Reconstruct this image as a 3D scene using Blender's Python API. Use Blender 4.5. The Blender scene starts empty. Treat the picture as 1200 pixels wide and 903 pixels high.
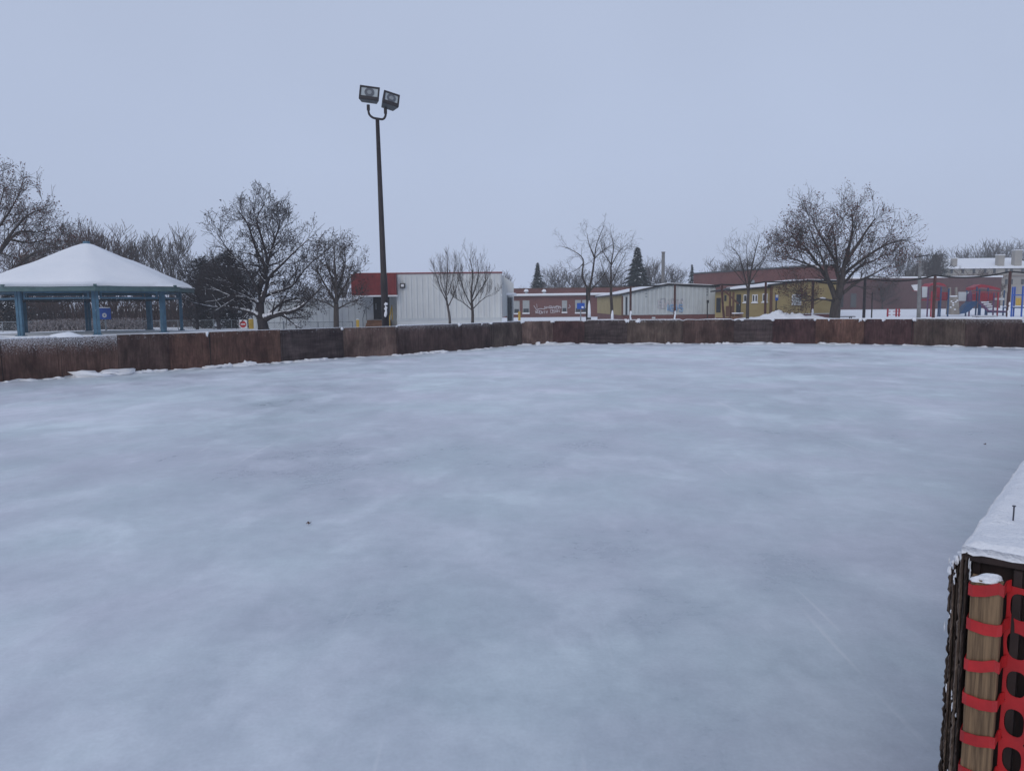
import bpy, math, random
from mathutils import Vector, Matrix, noise
C = bpy.context.scene
COL = C.collection
PI = math.pi
rad = math.radians
# ------------------------------------------------------------------ camera
F = 870.0; W0, H0 = 1200.0, 903.0
EYE = Vector((0, 0, 1.65))
PITCH = math.atan((451.5 - 358.0) / F); ROLL = -rad(0.65)
RM = Matrix.Rotation(PI/2 - PITCH, 4, 'X') @ Matrix.Rotation(ROLL, 4, 'Z')
cd = bpy.data.cameras.new('camera'); cam = bpy.data.objects.new('camera', cd); COL.objects.link(cam)
cam.matrix_world = Matrix.Translation(EYE) @ RM
cd.sensor_width = 36; cd.lens = F / W0 * 36; cd.clip_end = 3000; cd.clip_start = 0.05
C.camera = cam
R3 = RM.to_3x3()
def ray(px, py): return R3 @ Vector(((px - W0/2) / F, -(py - H0/2) / F, -1))
def at(px, py, Y):
    d = ray(px, py); return EYE + d * (Y / d.y)
def onz(px, py, z=0.0):
    d = ray(px, py); return EYE + d * ((z - EYE.z) / d.z)
# ------------------------------------------------------------------ terrain function
def ss(a, b, x):
    t = max(0, min(1, (x - a) / (b - a))); return t*t*(3 - 2*t)
edge_px = [(0,448),(70,443),(140,438),(200,434),(245,431),(330,425),(403,419.5),(465,416.5),(540,411),(575,408),(612,404.5),(648,403.5),(685,403.2),
           (735,403.2),(800,403),(860,403),(905,403),(955,403),(1012,403.6),(1070,404.8),(1130,406.2),(1200,408.2)]
BOARD = [onz(*p) for p in edge_px]
P0 = Vector((1.20, 1.895, 0)); END = Vector((20.6, 25.0, 0))
U = (END - P0).normalized(); V = Vector((U.y, -U.x, 0))
d0 = (BOARD[0] - BOARD[1]).normalized()
LEFT = [BOARD[0] + d0*3 + Vector((0,-.2,0)), BOARD[0] + d0*6 + Vector((-.0,-1.2,0)), BOARD[0]+d0*8+Vector((0,-4,0)), BOARD[0]+d0*9+Vector((0,-9,0))]
RIGHT = [Vector((18.6, BOARD[-1].y-.3, 0)), Vector((20.2, BOARD[-1].y-.8,0))]
PATH = list(reversed(LEFT)) + BOARD + RIGHT + [P0 + U*2.0, P0]
POLY = [(p.x, p.y) for p in PATH] + [(1.0,-6.0), (-24.0,-6.0)]
def inside(x, y):
    c = False; n = len(POLY); j = n-1
    for i in range(n):
        xi, yi = POLY[i]; xj, yj = POLY[j]
        if (yi > y) != (yj > y) and x < (xj-xi)*(y-yi)/(yj-yi)+xi: c = not c
        j = i
    return c
def pdist(x, y):
    m = 1e9
    for i in range(len(PATH)-1):
        a, b = PATH[i], PATH[i+1]
        dx, dy = b.x-a.x, b.y-a.y; L = dx*dx+dy*dy
        t = max(0, min(1, ((x-a.x)*dx+(y-a.y)*dy)/L)) if L > 0 else 0
        m = min(m, math.hypot(x-a.x-t*dx, y-a.y-t*dy))
    return m
GZ = at(107, 365, 43); GZ.z = 0.34
def gz(x, y):
    """height of the snow field outside the rink"""
    if y > 250 or abs(x) > 200: return 0.0
    far = 0.34*(1-ss(7.5, 17, math.hypot(x-GZ.x, y-GZ.y)))
    z = far
    z += 0.55*ss(82, 96, y)*ss(33, 42, x)
    n = noise.noise(Vector((x*.11, y*.11, 0)))*.12 + noise.noise(Vector((x*.5, y*.5, 3)))*.035
    z += n*(1-ss(60,120,y))
    if y < 50 and -60 < x < 60:
        d = pdist(x, y)
        lz = .42 + .28*ss(-4,4,x) + .30*ss(11,15,x)
        if y < 12 and x > 0: lz = .15
        bank = lz + .06*noise.noise(Vector((x*.35, y*.35, 9)))
        k = (1-ss(2.2, 9, d))
        z = z*(1-k) + max(z, bank)*k
        z = -.06 + (z+.06)*ss(.35, 1.2, d)
    # shovelled snow piles by the yellow cabin
    for (cx, cy, h, r) in PILES:
        q = math.hypot((x-cx), (y-cy)*1.0)/r
        if q < 1: z = max(z, .5 + (h-.5)*(1-q*q)**1.5*(1+.35*noise.noise(Vector((x*1.2,y*1.2,5)))))
    return z
PILES = []
p = at(92, 386, 32); PILES.append((p.x, 31, .80, .9))
# ------------------------------------------------------------------ materials
def nd(t, k, **kw):
    n = t.nodes.new(k)
    for a, b in kw.items(): setattr(n, a, b)
    return n
def mat(name, c1, c2=None, stain=0, rough=.8, scale=4, stretch=(1,1,1), detail=6, bump=0, bscale=None, metal=0, spec=.3, lo=.35, hi=.65, snow=None):
    m = bpy.data.materials.new(name); m.use_nodes = True; t = m.node_tree; b = t.nodes['Principled BSDF']
    b.inputs['Roughness'].default_value = rough; b.inputs['Metallic'].default_value = metal
    b.inputs['Specular IOR Level'].default_value = spec
    tc = nd(t, 'ShaderNodeTexCoord'); mp = nd(t, 'ShaderNodeMapping'); mp.inputs['Scale'].default_value = stretch
    t.links.new(tc.outputs['Object'], mp.inputs['Vector'])
    nz = nd(t, 'ShaderNodeTexNoise'); nz.inputs['Scale'].default_value = scale; nz.inputs['Detail'].default_value = detail
    nz.inputs['Roughness'].default_value = .65
    t.links.new(mp.outputs[0], nz.inputs['Vector'])
    r = nd(t, 'ShaderNodeValToRGB'); r.color_ramp.elements[0].position = lo; r.color_ramp.elements[1].position = hi
    c2 = c2 or tuple(v*.8 for v in c1)
    r.color_ramp.elements[0].color = (*c2, 1); r.color_ramp.elements[1].color = (*c1, 1)
    t.links.new(nz.outputs['Fac'], r.inputs[0])
    out = r.outputs[0]
    if stain:     # big irregular stains plus fine grain
        a1 = nd(t, 'ShaderNodeTexNoise'); a1.inputs['Scale'].default_value = 1.1; a1.inputs['Detail'].default_value = 5; a1.inputs['Roughness'].default_value = .7; a1.inputs['Distortion'].default_value = .6
        t.links.new(tc.outputs['Object'], a1.inputs['Vector'])
        mp2 = nd(t, 'ShaderNodeMapping'); mp2.inputs['Scale'].default_value = (28,28,2.5); t.links.new(tc.outputs['Object'], mp2.inputs[0])
        a2 = nd(t, 'ShaderNodeTexNoise'); a2.inputs['Scale'].default_value = 1; a2.inputs['Detail'].default_value = 4; t.links.new(mp2.outputs[0], a2.inputs['Vector'])
        q1 = nd(t, 'ShaderNodeMapRange'); q1.inputs['From Min'].default_value=.3; q1.inputs['From Max'].default_value=.7; q1.inputs['To Min'].default_value = 1-stain; q1.inputs['To Max'].default_value = 1+stain; t.links.new(a1.outputs['Fac'], q1.inputs['Value'])
        q2 = nd(t, 'ShaderNodeMapRange'); q2.inputs['From Min'].default_value=.3; q2.inputs['From Max'].default_value=.7; q2.inputs['To Min'].default_value = .7; q2.inputs['To Max'].default_value = 1.3; t.links.new(a2.outputs['Fac'], q2.inputs['Value'])
        pm = nd(t, 'ShaderNodeMath', operation='MULTIPLY'); t.links.new(q1.outputs[0], pm.inputs[0]); t.links.new(q2.outputs[0], pm.inputs[1])
        m3 = nd(t, 'ShaderNodeMix', data_type='RGBA', blend_type='MULTIPLY'); m3.inputs['Factor'].default_value = 1
        t.links.new(out, m3.inputs['A']); t.links.new(pm.outputs[0], m3.inputs['B']); out = m3.outputs['Result']
    if snow:      # (threshold, scale): frost and wind-blown snow stuck to the surface
        n2 = nd(t, 'ShaderNodeTexNoise'); n2.inputs['Scale'].default_value = snow[1]; n2.inputs['Detail'].default_value = 5
        n2.inputs['Roughness'].default_value = .75
        t.links.new(tc.outputs['Object'], n2.inputs['Vector'])
        sx = nd(t, 'ShaderNodeSeparateXYZ'); t.links.new(tc.outputs['Object'], sx.inputs[0])
        h = nd(t, 'ShaderNodeMapRange'); h.inputs['From Min'].default_value = snow[2]; h.inputs['From Max'].default_value = snow[3]
        h.inputs['To Min'].default_value = -.35; h.inputs['To Max'].default_value = .08
        t.links.new(sx.outputs['Z'], h.inputs['Value'])
        ad = nd(t, 'ShaderNodeMath', operation='ADD'); t.links.new(n2.outputs['Fac'], ad.inputs[0]); t.links.new(h.outputs[0], ad.inputs[1])
        rr = nd(t, 'ShaderNodeMapRange'); rr.inputs['From Min'].default_value = snow[0]; rr.inputs['From Max'].default_value = snow[0]+.20; rr.inputs['To Max'].default_value = .8
        t.links.new(ad.outputs[0], rr.inputs['Value'])
        mx = nd(t, 'ShaderNodeMix', data_type='RGBA'); t.links.new(rr.outputs[0], mx.inputs['Factor'])
        t.links.new(out, mx.inputs['A']); mx.inputs['B'].default_value = (.72,.74,.78,1)
        out = mx.outputs['Result']
    t.links.new(out, b.inputs['Base Color'])
    if bump:
        bp = nd(t, 'ShaderNodeBump'); bp.inputs['Strength'].default_value = 1; bp.inputs['Distance'].default_value = bump
        n3 = nd(t, 'ShaderNodeTexNoise'); n3.inputs['Scale'].default_value = bscale or scale; n3.inputs['Detail'].default_value = 6
        t.links.new(mp.outputs[0], n3.inputs['Vector']); t.links.new(n3.outputs['Fac'], bp.inputs['Height'])
        t.links.new(bp.outputs[0], b.inputs['Normal'])
    return m
M = {}
M['snow'] = mat('snow', (.84,.86,.90), (.79,.82,.87), rough=.9, scale=.6, bump=.012, bscale=2.5, spec=.2)
M['snowfine'] = mat('snow_fine', (.84,.86,.90), (.76,.78,.83), rough=.9, scale=22, detail=9, bump=.006, bscale=90, spec=.2)
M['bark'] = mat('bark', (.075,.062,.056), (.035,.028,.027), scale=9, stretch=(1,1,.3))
M['barkdark'] = mat('bark_dark', (.040,.032,.034), (.018,.014,.017), scale=9, stretch=(1,1,.3))
M['barkred'] = mat('bark_red', (.085,.052,.046), (.045,.028,.027), scale=5)
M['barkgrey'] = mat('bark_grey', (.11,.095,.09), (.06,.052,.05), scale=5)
M['leaf'] = mat('dry_leaf', (.13,.048,.036), (.055,.024,.022), scale=12)
M['leafdark'] = mat('dry_leaf_dark', (.035,.022,.024), (.016,.012,.013), scale=12)
M['needle'] = mat('needles', (.030,.048,.040), (.012,.020,.018), scale=6)
M['needledk'] = mat('needles_dark', (.034,.028,.028), (.011,.010,.010), scale=6)
M['twigfrost'] = mat('frosted_twigs', (.34,.32,.33), (.10,.075,.07), scale=9, lo=.4, hi=.6)
M['steelblue'] = mat('blue_paint', (.075,.165,.24), (.045,.11,.17), rough=.5, scale=3)
M['steelteal'] = mat('teal_fascia', (.085,.145,.150), (.055,.10,.105), rough=.6, scale=3)
M['whitewall'] = mat('white_siding', (.60,.62,.62), (.52,.54,.55), rough=.6, scale=.6)
M['greywall'] = mat('grey_siding', (.50,.53,.53), (.42,.45,.46), rough=.6, scale=.6)
M['palewall'] = mat('pale_siding', (.52,.55,.56), (.44,.47,.50), rough=.7, scale=.8)
M['red'] = mat('red_siding', (.21,.033,.034), (.145,.022,.024), rough=.55, scale=1.5)
M['redtrim'] = mat('red_trim', (.20,.025,.035), rough=.5)
M['yellow'] = mat('yellow_siding', (.36,.285,.135), (.29,.225,.105), rough=.7, scale=.7, stretch=(1,1,2))
M['brown'] = mat('brown_board', (.14,.075,.05), (.09,.045,.032), rough=.8, scale=2)
M['wood'] = mat('step_wood', (.26,.14,.085), (.17,.09,.055), rough=.8, scale=4)
M['dark'] = mat('dark_glass', (.035,.042,.05), (.02,.022,.028), rough=.2, spec=.6)
M['recess'] = mat('dark_door', (.03,.03,.033), (.02,.02,.022), rough=.6)
M['metal'] = mat('galvanised', (.30,.33,.35), (.2,.22,.24), rough=.5, metal=.5, scale=5)
M['black'] = mat('black_rubber', (.012,.012,.014), rough=.6)
M['pole'] = mat('steel_pole', (.045,.038,.040), (.022,.018,.022), rough=.6, scale=3, stretch=(1,1,.5))
M['rust'] = mat('rust_pole', (.10,.045,.038), (.05,.022,.02), rough=.8, scale=4)
M['lamp'] = mat('lamp_housing', (.09,.10,.105), (.06,.065,.07), rough=.5, scale=5)
M['ypaint'] = mat('yellow_paint', (.60,.40,.06), (.45,.28,.05), rough=.5, scale=4)
M['blue'] = mat('blue_plastic', (.02,.10,.46), (.015,.07,.32), rough=.4, scale=3)
M['navy'] = mat('navy_slide', (.022,.07,.17), (.015,.05,.12), rough=.4, scale=3)
M['redp'] = mat('red_plastic', (.36,.022,.04), (.25,.015,.03), rough=.5, scale=3)
M['purple'] = mat('purple_steel', (.13,.055,.13), (.08,.03,.08), rough=.5)
M['tanrock'] = mat('tan_rock', (.30,.28,.25), (.2,.18,.165), rough=.8, scale=3)
M['white'] = mat('white_paint', (.75,.76,.78), rough=.5)
M['signred'] = mat('sign_red', (.5,.03,.03), rough=.4)
M['condo'] = mat('condo_wall', (.34,.32,.29), (.27,.255,.235), rough=.8, scale=.3)
M['house'] = mat('house_wall', (.15,.105,.08), (.10,.07,.055), rough=.8, scale=.5)
M['housetan'] = mat('house_tan', (.22,.19,.165), (.17,.145,.125), rough=.8, scale=.5)
M['concrete'] = mat('concrete_pole', (.22,.22,.22), (.15,.15,.15), rough=.8, scale=3)
M['graf'] = mat('graffiti_white', (.62,.60,.64), (.4,.36,.38), rough=.7, scale=5)
M['grafb'] = mat('graffiti_blue', (.16,.27,.45), (.3,.4,.5), rough=.7, scale=3)
M['graffade'] = mat('graffiti_faded', (.22,.27,.35), (.40,.38,.38), rough=.7, scale=3)
M['window'] = mat('window_blind', (.34,.36,.36), (.28,.30,.31), rough=.3, spec=.5)
M['stake'] = mat('stake_wood', (.235,.155,.09), (.10,.065,.04), rough=.85, scale=9, stretch=(12,12,.5), bump=.002, lo=.38, hi=.6)
M['net'] = mat('orange_net', (.50,.018,.020), (.34,.012,.014), rough=.38, spec=.5, scale=9)
M['plyedge'] = mat('ply_edge', (.17,.125,.10), (.022,.016,.016), rough=.9, scale=11, stretch=(17,17,.8), bump=.004, bscale=14, lo=.4, hi=.7)
M['plyedge2'] = mat('ply_edge_grey', (.27,.21,.17), (.06,.042,.036), rough=.9, scale=9, stretch=(17,17,.8), bump=.004, bscale=14, lo=.4, hi=.65)
M['plydark'] = mat('ply_dark', (.045,.030,.027), (.015,.011,.012), rough=.85, scale=7, stretch=(1,1,.4), bump=.002)
M['nail'] = mat('nail_steel', (.09,.09,.11), rough=.5, metal=.6)
M['leafbit'] = mat('leaf_litter', (.10,.05,.03), rough=.8)
def brick(name, a, b):
    m = bpy.data.materials.new(name); m.use_nodes = True; t = m.node_tree; bs = t.nodes['Principled BSDF']
    tc = nd(t, 'ShaderNodeTexCoord'); sp = nd(t,'ShaderNodeSeparateXYZ'); t.links.new(tc.outputs['Object'], sp.inputs[0])
    ad = nd(t,'ShaderNodeMath', operation='ADD'); t.links.new(sp.outputs['X'], ad.inputs[0]); t.links.new(sp.outputs['Y'], ad.inputs[1])
    cb = nd(t,'ShaderNodeCombineXYZ'); t.links.new(ad.outputs[0], cb.inputs['X']); t.links.new(sp.outputs['Z'], cb.inputs['Y'])
    br = nd(t, 'ShaderNodeTexBrick'); t.links.new(cb.outputs[0], br.inputs['Vector'])
    br.inputs['Scale'].default_value = 4; br.inputs['Mortar Size'].default_value = .012
    br.inputs['Color1'].default_value = (*a,1); br.inputs['Color2'].default_value = (*b,1); br.inputs['Mortar'].default_value = (.22,.17,.16,1)
    nz = nd(t,'ShaderNodeTexNoise'); nz.inputs['Scale'].default_value = .5; t.links.new(tc.outputs['Object'], nz.inputs['Vector']); nz.inputs['Detail'].default_value = 6
    rr = nd(t,'ShaderNodeMapRange'); rr.inputs['To Min'].default_value=.72; rr.inputs['To Max'].default_value=1.25; t.links.new(nz.outputs['Fac'], rr.inputs['Value'])
    mx = nd(t,'ShaderNodeMix', data_type='RGBA', blend_type='MULTIPLY'); mx.inputs['Factor'].default_value=1
    t.links.new(br.outputs[0], mx.inputs['A']); t.links.new(rr.outputs[0], mx.inputs['B'])
    t.links.new(mx.outputs['Result'], bs.inputs['Base Color']); bs.inputs['Roughness'].default_value = .9
    return m
M['brick'] = brick('brick_red', (.150,.048,.042), (.110,.036,.034))
M['brickm'] = brick('brick_maroon', (.092,.040,.044), (.072,.032,.036))
# weathered rink boards
BM = []
for k, (a, b, sn) in enumerate([((.085,.055,.047),(.040,.025,.022),(.44,42,.20,1.05)), ((.072,.050,.046),(.034,.023,.022),(.62,16,.2,1.0)),
      ((.060,.050,.052),(.026,.021,.024),(.62,16,.2,1.0)), ((.115,.088,.080),(.060,.045,.043),(.62,16,.2,1.0)), ((.060,.034,.036),(.032,.018,.021),(.62,16,.2,1.0)),
      ((.080,.066,.058),(.038,.030,.028),(.54,30,.5,1.02)), ((.10,.060,.048),(.05,.030,.026),(.62,16,.2,1.0)), ((.062,.044,.043),(.030,.021,.022),(.52,34,.40,1.02))]):
    a = (a[0]*1.26, a[1]*1.12, a[2]*1.04); b = (b[0]*1.15, b[1]*.9, b[2]*.85)
    BM.append(mat('board_%d' % k, a, b, stain=.45, rough=.85, scale=2.6, stretch=(1,1,.45) if k != 2 else (.35,.35,3), detail=9, snow=sn, bump=.006, bscale=6, lo=.36, hi=.64))
# ------------------------------------------------------------------ mesh builder
ORG = {}
class MB:
    def __init__(s): s.v = []; s.f = []
    def box(s, c, size, rz=0, tilt=None):
        Mx = Matrix.Rotation(rz, 3, 'Z')
        if tilt: Mx = Mx @ tilt
        n = len(s.v); c = Vector(c)
        for dz in (-.5,.5):
            for dx, dy in ((-.5,-.5),(.5,-.5),(.5,.5),(-.5,.5)):
                s.v.append(c + Mx @ Vector((dx*size[0], dy*size[1], dz*size[2])))
        for q in ((0,3,2,1),(4,5,6,7),(0,1,5,4),(1,2,6,5),(2,3,7,6),(3,0,4,7)): s.f.append(tuple(n+i for i in q))
        return s
    def bar(s, a, b, w, h=None):
        a = Vector(a); b = Vector(b); d = b-a; L = d.length
        if L < 1e-6: return s
        h = h or w
        z = d/L; x = z.cross(Vector((0,0,1)))
        if x.length < 1e-3: x = Vector((1,0,0))
        x.normalize(); y = z.cross(x); n = len(s.v)
        for p in (a, b):
            for i, j in ((-1,-1),(1,-1),(1,1),(-1,1)): s.v.append(p + x*(i*w/2) + y*(j*h/2))
        for q in ((0,1,2,3),(7,6,5,4),(0,4,5,1),(1,5,6,2),(2,6,7,3),(3,7,4,0)): s.f.append(tuple(n+i for i in q))
        return s
    def tube(s, pts, rs, n=6, cap=True):
        m = len(pts); base = len(s.v); ref = None
        for i in range(m):
            a = pts[max(i-1,0)]; b = pts[min(i+1,m-1)]; t = (b-a)
            if t.length < 1e-9: t = Vector((0,0,1))
            t = t.normalized()
            if ref is None:
                ref = t.cross(Vector((.31,.22,.92)))
                if ref.length < 1e-2: ref = t.cross(Vector((1,0,0)))
            ref = (ref - t*ref.dot(t))
            if ref.length < 1e-6: ref = t.orthogonal()
            ref.normalize(); q = t.cross(ref)
            for k in range(n):
                a2 = 2*PI*k/n; s.v.append(pts[i] + (ref*math.cos(a2) + q*math.sin(a2))*rs[i])
        for i in range(m-1):
            for k in range(n):
                s.f.append((base+i*n+k, base+i*n+(k+1)%n, base+(i+1)*n+(k+1)%n, base+(i+1)*n+k))
        if cap:
            s.f.append(tuple(base+k for k in reversed(range(n)))); s.f.append(tuple(base+(m-1)*n+k for k in range(n)))
        return s
    def poly(s, pts):
        n = len(s.v); s.v += [Vector(p) for p in pts]; s.f.append(tuple(range(n, n+len(pts)))); return s
    def slab(s, pts, d):
        """extrude polygon pts by vector d"""
        n = len(s.v); k = len(pts); d = Vector(d)
        s.v += [Vector(p) for p in pts] + [Vector(p)+d for p in pts]
        s.f.append(tuple(range(n, n+k))); s.f.append(tuple(n+k+i for i in reversed(range(k))))
        for i in range(k): s.f.append((n+i, n+k+i, n+k+(i+1)%k, n+(i+1)%k))
        return s
    def blob(s, c, r, rng, n=7, m=5, flat=True, jit=.25):
        c = Vector(c); base = len(s.v); ph = rng.random()*9
        for i in range(m+1):
            th = PI*i/m if not flat else PI*.5*i/m*1.15
            for k in range(n):
                a = 2*PI*k/n
                d = Vector((math.sin(th)*math.cos(a), math.sin(th)*math.sin(a), math.cos(th)))
                q = 1 + jit*noise.noise(d*1.7 + Vector((ph, ph, c.x)))*1.6
                s.v.append(c + Vector((d.x*r[0], d.y*r[1], d.z*r[2]))*q)
        for i in range(m):
            for k in range(n):
                s.f.append((base+i*n+k, base+(i+1)*n+k, base+(i+1)*n+(k+1)%n, base+i*n+(k+1)%n))
        return s
    def build(s, name, m, parent=None, smooth=False, origin=None):
        o0 = ORG[parent.name] if parent else (Vector(origin) if origin is not None else Vector((0,0,0)))
        me = bpy.data.meshes.new(name); me.from_pydata([tuple(v-o0) for v in s.v], [], s.f)
        me.materials.append(m if not isinstance(m, str) else M[m])
        if smooth: me.polygons.foreach_set('use_smooth', [True]*len(me.polygons))
        me.update()
        o = bpy.data.objects.new(name, me); COL.objects.link(o)
        if parent: o.parent = parent
        else: o.location = o0
        ORG[o.name] = o0.copy()
        return o
def tag(o, label=None, cat=None, group=None, kind=None):
    if label: o['label'] = label
    if cat: o['category'] = cat
    if group: o['group'] = group
    if kind: o['kind'] = kind
    return o
def thing(name, label, cat, loc, group=None):
    o = bpy.data.objects.new(name, None); COL.objects.link(o); o.location = loc; o.empty_display_size = .2
    ORG[o.name] = Vector(loc); return tag(o, label, cat, group)
# ------------------------------------------------------------------ world, sun
w = bpy.data.worlds.new('World'); C.world = w; w.use_nodes = True; t = w.node_tree
bg = t.nodes['Background']; out = t.nodes['World Output']
sky = nd(t, 'ShaderNodeTexSky', sky_type='NISHITA'); sky.sun_disc = False
SE, SR = rad(28), rad(205)
sky.sun_elevation = SE; sky.sun_rotation = SR; sky.dust_density = 5; sky.air_density = 1.5
t.links.new(sky.outputs[0], bg.inputs['Color']); bg.inputs['Strength'].default_value = .10
tc = nd(t, 'ShaderNodeTexCoord'); sx = nd(t, 'ShaderNodeSeparateXYZ'); t.links.new(tc.outputs['Generated'], sx.inputs[0])
rp = nd(t, 'ShaderNodeValToRGB'); t.links.new(sx.outputs['Z'], rp.inputs[0])
e = rp.color_ramp.elements
e[0].position = 0; e[0].color = (.445,.52,.70,1); e[1].position = 1; e[1].color = (.37,.42,.54,1)
q = e.new(.18); q.color = (.45,.525,.705,1); q = e.new(.42); q.color = (.425,.490,.645,1)
nz = nd(t, 'ShaderNodeTexNoise'); nz.inputs['Scale'].default_value = 1.6; nz.inputs['Detail'].default_value = 3
t.links.new(tc.outputs['Generated'], nz.inputs['Vector'])
mr = nd(t, 'ShaderNodeMapRange'); mr.inputs['To Min'].default_value = .86; mr.inputs['To Max'].default_value = 1.10; t.links.new(nz.outputs['Fac'], mr.inputs['Value'])
mx = nd(t, 'ShaderNodeMix', data_type='RGBA', blend_type='MULTIPLY'); mx.inputs['Factor'].default_value = 1
t.links.new(rp.outputs[0], mx.inputs['A']); t.links.new(mr.outputs[0], mx.inputs['B'])
b2 = nd(t, 'ShaderNodeBackground'); t.links.new(mx.outputs['Result'], b2.inputs['Color']); b2.inputs['Strength'].default_value = 1.07
ms = nd(t, 'ShaderNodeMixShader'); ms.inputs[0].default_value = .93
t.links.new(bg.outputs[0], ms.inputs[1]); t.links.new(b2.outputs[0], ms.inputs[2]); t.links.new(ms.outputs[0], out.inputs['Surface'])
sl = bpy.data.lights.new('sun', 'SUN'); so = bpy.data.objects.new('sun', sl); COL.objects.link(so)
sl.energy = .8; sl.angle = rad(40); sl.color = (1, .96, .92)
so.rotation_euler = (PI/2 - SE, 0, PI - SR)
so.location = (0, -20, 60)
C.view_settings.view_transform = 'Standard'; C.view_settings.look = 'None'; C.view_settings.exposure = 0; C.view_settings.gamma = 1
# ------------------------------------------------------------------ ground + ice
def axis(lo, hi, fine0, fine1, step):
    a = [fine0]
    while a[-1] < fine1: a.append(a[-1]+step)
    s = step; x = a[-1]
    while x < hi: s *= 1.25; x += s; a.append(min(x, hi))
    s = step; x = fine0; b = []
    while x > lo: s *= 1.25; x -= s; b.append(max(x, lo))
    return list(reversed(b)) + a
xs = axis(-420, 420, -34, 38, .5); ys = axis(-40, 470, 1, 54, .45)
g = MB()
for y in ys:
    for x in xs:
        g.v.append(Vector((x, y, -.06 if inside(x, y) else gz(x, y))))
nx = len(xs)
for j in range(len(ys)-1):
    for i in range(nx-1): g.f.append((j*nx+i, j*nx+i+1, (j+1)*nx+i+1, (j+1)*nx+i))
tag(g.build('snow_ground', 'snow', smooth=True), kind='structure')
# ice sheet with wind-blown film of snow
m = bpy.data.materials.new('ice'); m.use_nodes = True; t = m.node_tree; b = t.nodes['Principled BSDF']
tc = nd(t, 'ShaderNodeTexCoord')
def noi(scale, detail, rough=.6, st=(1,1,1), rot=0, dist=0):
    mp = nd(t, 'ShaderNodeMapping'); mp.inputs['Scale'].default_value = st; mp.inputs['Rotation'].default_value = (0,0,rot)
    t.links.new(tc.outputs['Object'], mp.inputs[0]); n = nd(t, 'ShaderNodeTexNoise'); t.links.new(mp.outputs[0], n.inputs['Vector'])
    n.inputs['Scale'].default_value = scale; n.inputs['Detail'].default_value = detail; n.inputs['Roughness'].default_value = rough; n.inputs['Distortion'].default_value = dist
    return n.outputs['Fac']
def mth(op, a, bb):
    n = nd(t, 'ShaderNodeMath', operation=op)
    for i, v in enumerate((a, bb)):
        if isinstance(v, (int, float)): n.inputs[i].default_value = v
        else: t.links.new(v, n.inputs[i])
    return n.outputs[0]
def mrg(v, a, bb, c=0, d=1):
    n = nd(t, 'ShaderNodeMapRange'); t.links.new(v, n.inputs['Value'])
    for k, q in zip(('From Min','From Max','To Min','To Max'), (a,bb,c,d)): n.inputs[k].default_value = q
    return n.outputs[0]
big = noi(.22, 4, .55, (1,1.0,1), .4); mid = noi(1.5, 6, .62, (1,.75,1), .5, .3); fin = noi(9, 5, .6)
sm = mth('ADD', mth('MULTIPLY', big, .5), mth('ADD', mth('MULTIPLY', mid, .36), mth('MULTIPLY', fin, .15)))
sxy = nd(t, 'ShaderNodeSeparateXYZ'); t.links.new(tc.outputs['Object'], sxy.inputs[0])
dist = mrg(sxy.outputs['Y'], 2, 28, -.05, .08)
blot = mrg(noi(.9, 5, .55, (1,.8,1), 1.1, .5), .53, .62, 0, .07)
film = mrg(mth('ADD', mth('ADD', sm, blot), dist), .37, .66)
mx = nd(t, 'ShaderNodeMix', data_type='RGBA'); t.links.new(film, mx.inputs['Factor'])
mx.inputs['A'].default_value = (.445,.500,.560,1); mx.inputs['B'].default_value = (.765,.82,.875,1)
# skate scratches
sc = noi(7, 3, .5, (1,.035,1), .9); sc2 = noi(6, 3, .5, (1,.04,1), -.5)
scr = mth('ADD', mrg(sc, .69, .73), mrg(sc2, .70, .74))
mx2 = nd(t, 'ShaderNodeMix', data_type='RGBA'); t.links.new(mth('MULTIPLY', scr, .34), mx2.inputs['Factor'])
mxc = nd(t, 'ShaderNodeMix', data_type='RGBA', blend_type='MULTIPLY'); mxc.inputs['Factor'].default_value = 1
rc = nd(t, 'ShaderNodeValToRGB'); t.links.new(noi(.45, 5, .6, (1,1,1), 2.0), rc.inputs[0]); rc.color_ramp.elements[0].position = .38; rc.color_ramp.elements[1].position = .62
rc.color_ramp.elements[0].color = (.96,1.0,1.0,1); rc.color_ramp.elements[1].color = (1.0,.965,1.0,1)
t.links.new(mx.outputs['Result'], mxc.inputs['A']); t.links.new(rc.outputs[0], mxc.inputs['B'])
# fine grain of frost crystals and trapped bubbles
gr = mrg(noi(55, 4, .7), .3, .7, .95, 1.05); mg = nd(t, 'ShaderNodeMix', data_type='RGBA', blend_type='MULTIPLY'); mg.inputs['Factor'].default_value = 1
t.links.new(mxc.outputs['Result'], mg.inputs['A']); t.links.new(gr, mg.inputs['B'])
t.links.new(mg.outputs['Result'], mx2.inputs['A']); mx2.inputs['B'].default_value = (.78,.80,.84,1)
t.links.new(mx2.outputs['Result'], b.inputs['Base Color'])
t.links.new(mrg(film, 0, 1, .24, .60), b.inputs['Roughness']); b.inputs['Specular IOR Level'].default_value = .28; b.inputs['IOR'].default_value = 1.31
bp = nd(t, 'ShaderNodeBump'); bp.inputs['Distance'].default_value = .006; bp.inputs['Strength'].default_value = .7
t.links.new(mth('ADD', mid, mth('MULTIPLY', fin, .35)), bp.inputs['Height']); t.links.new(bp.outputs[0], b.inputs['Normal'])
ic = MB(); ic.poly([(x, y, 0) for x, y in reversed(POLY)])
ice = ic.build('ice', m); tag(ice, kind='structure')
if ice.data.polygons[0].normal.z < 0: ice.data.flip_normals()
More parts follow.
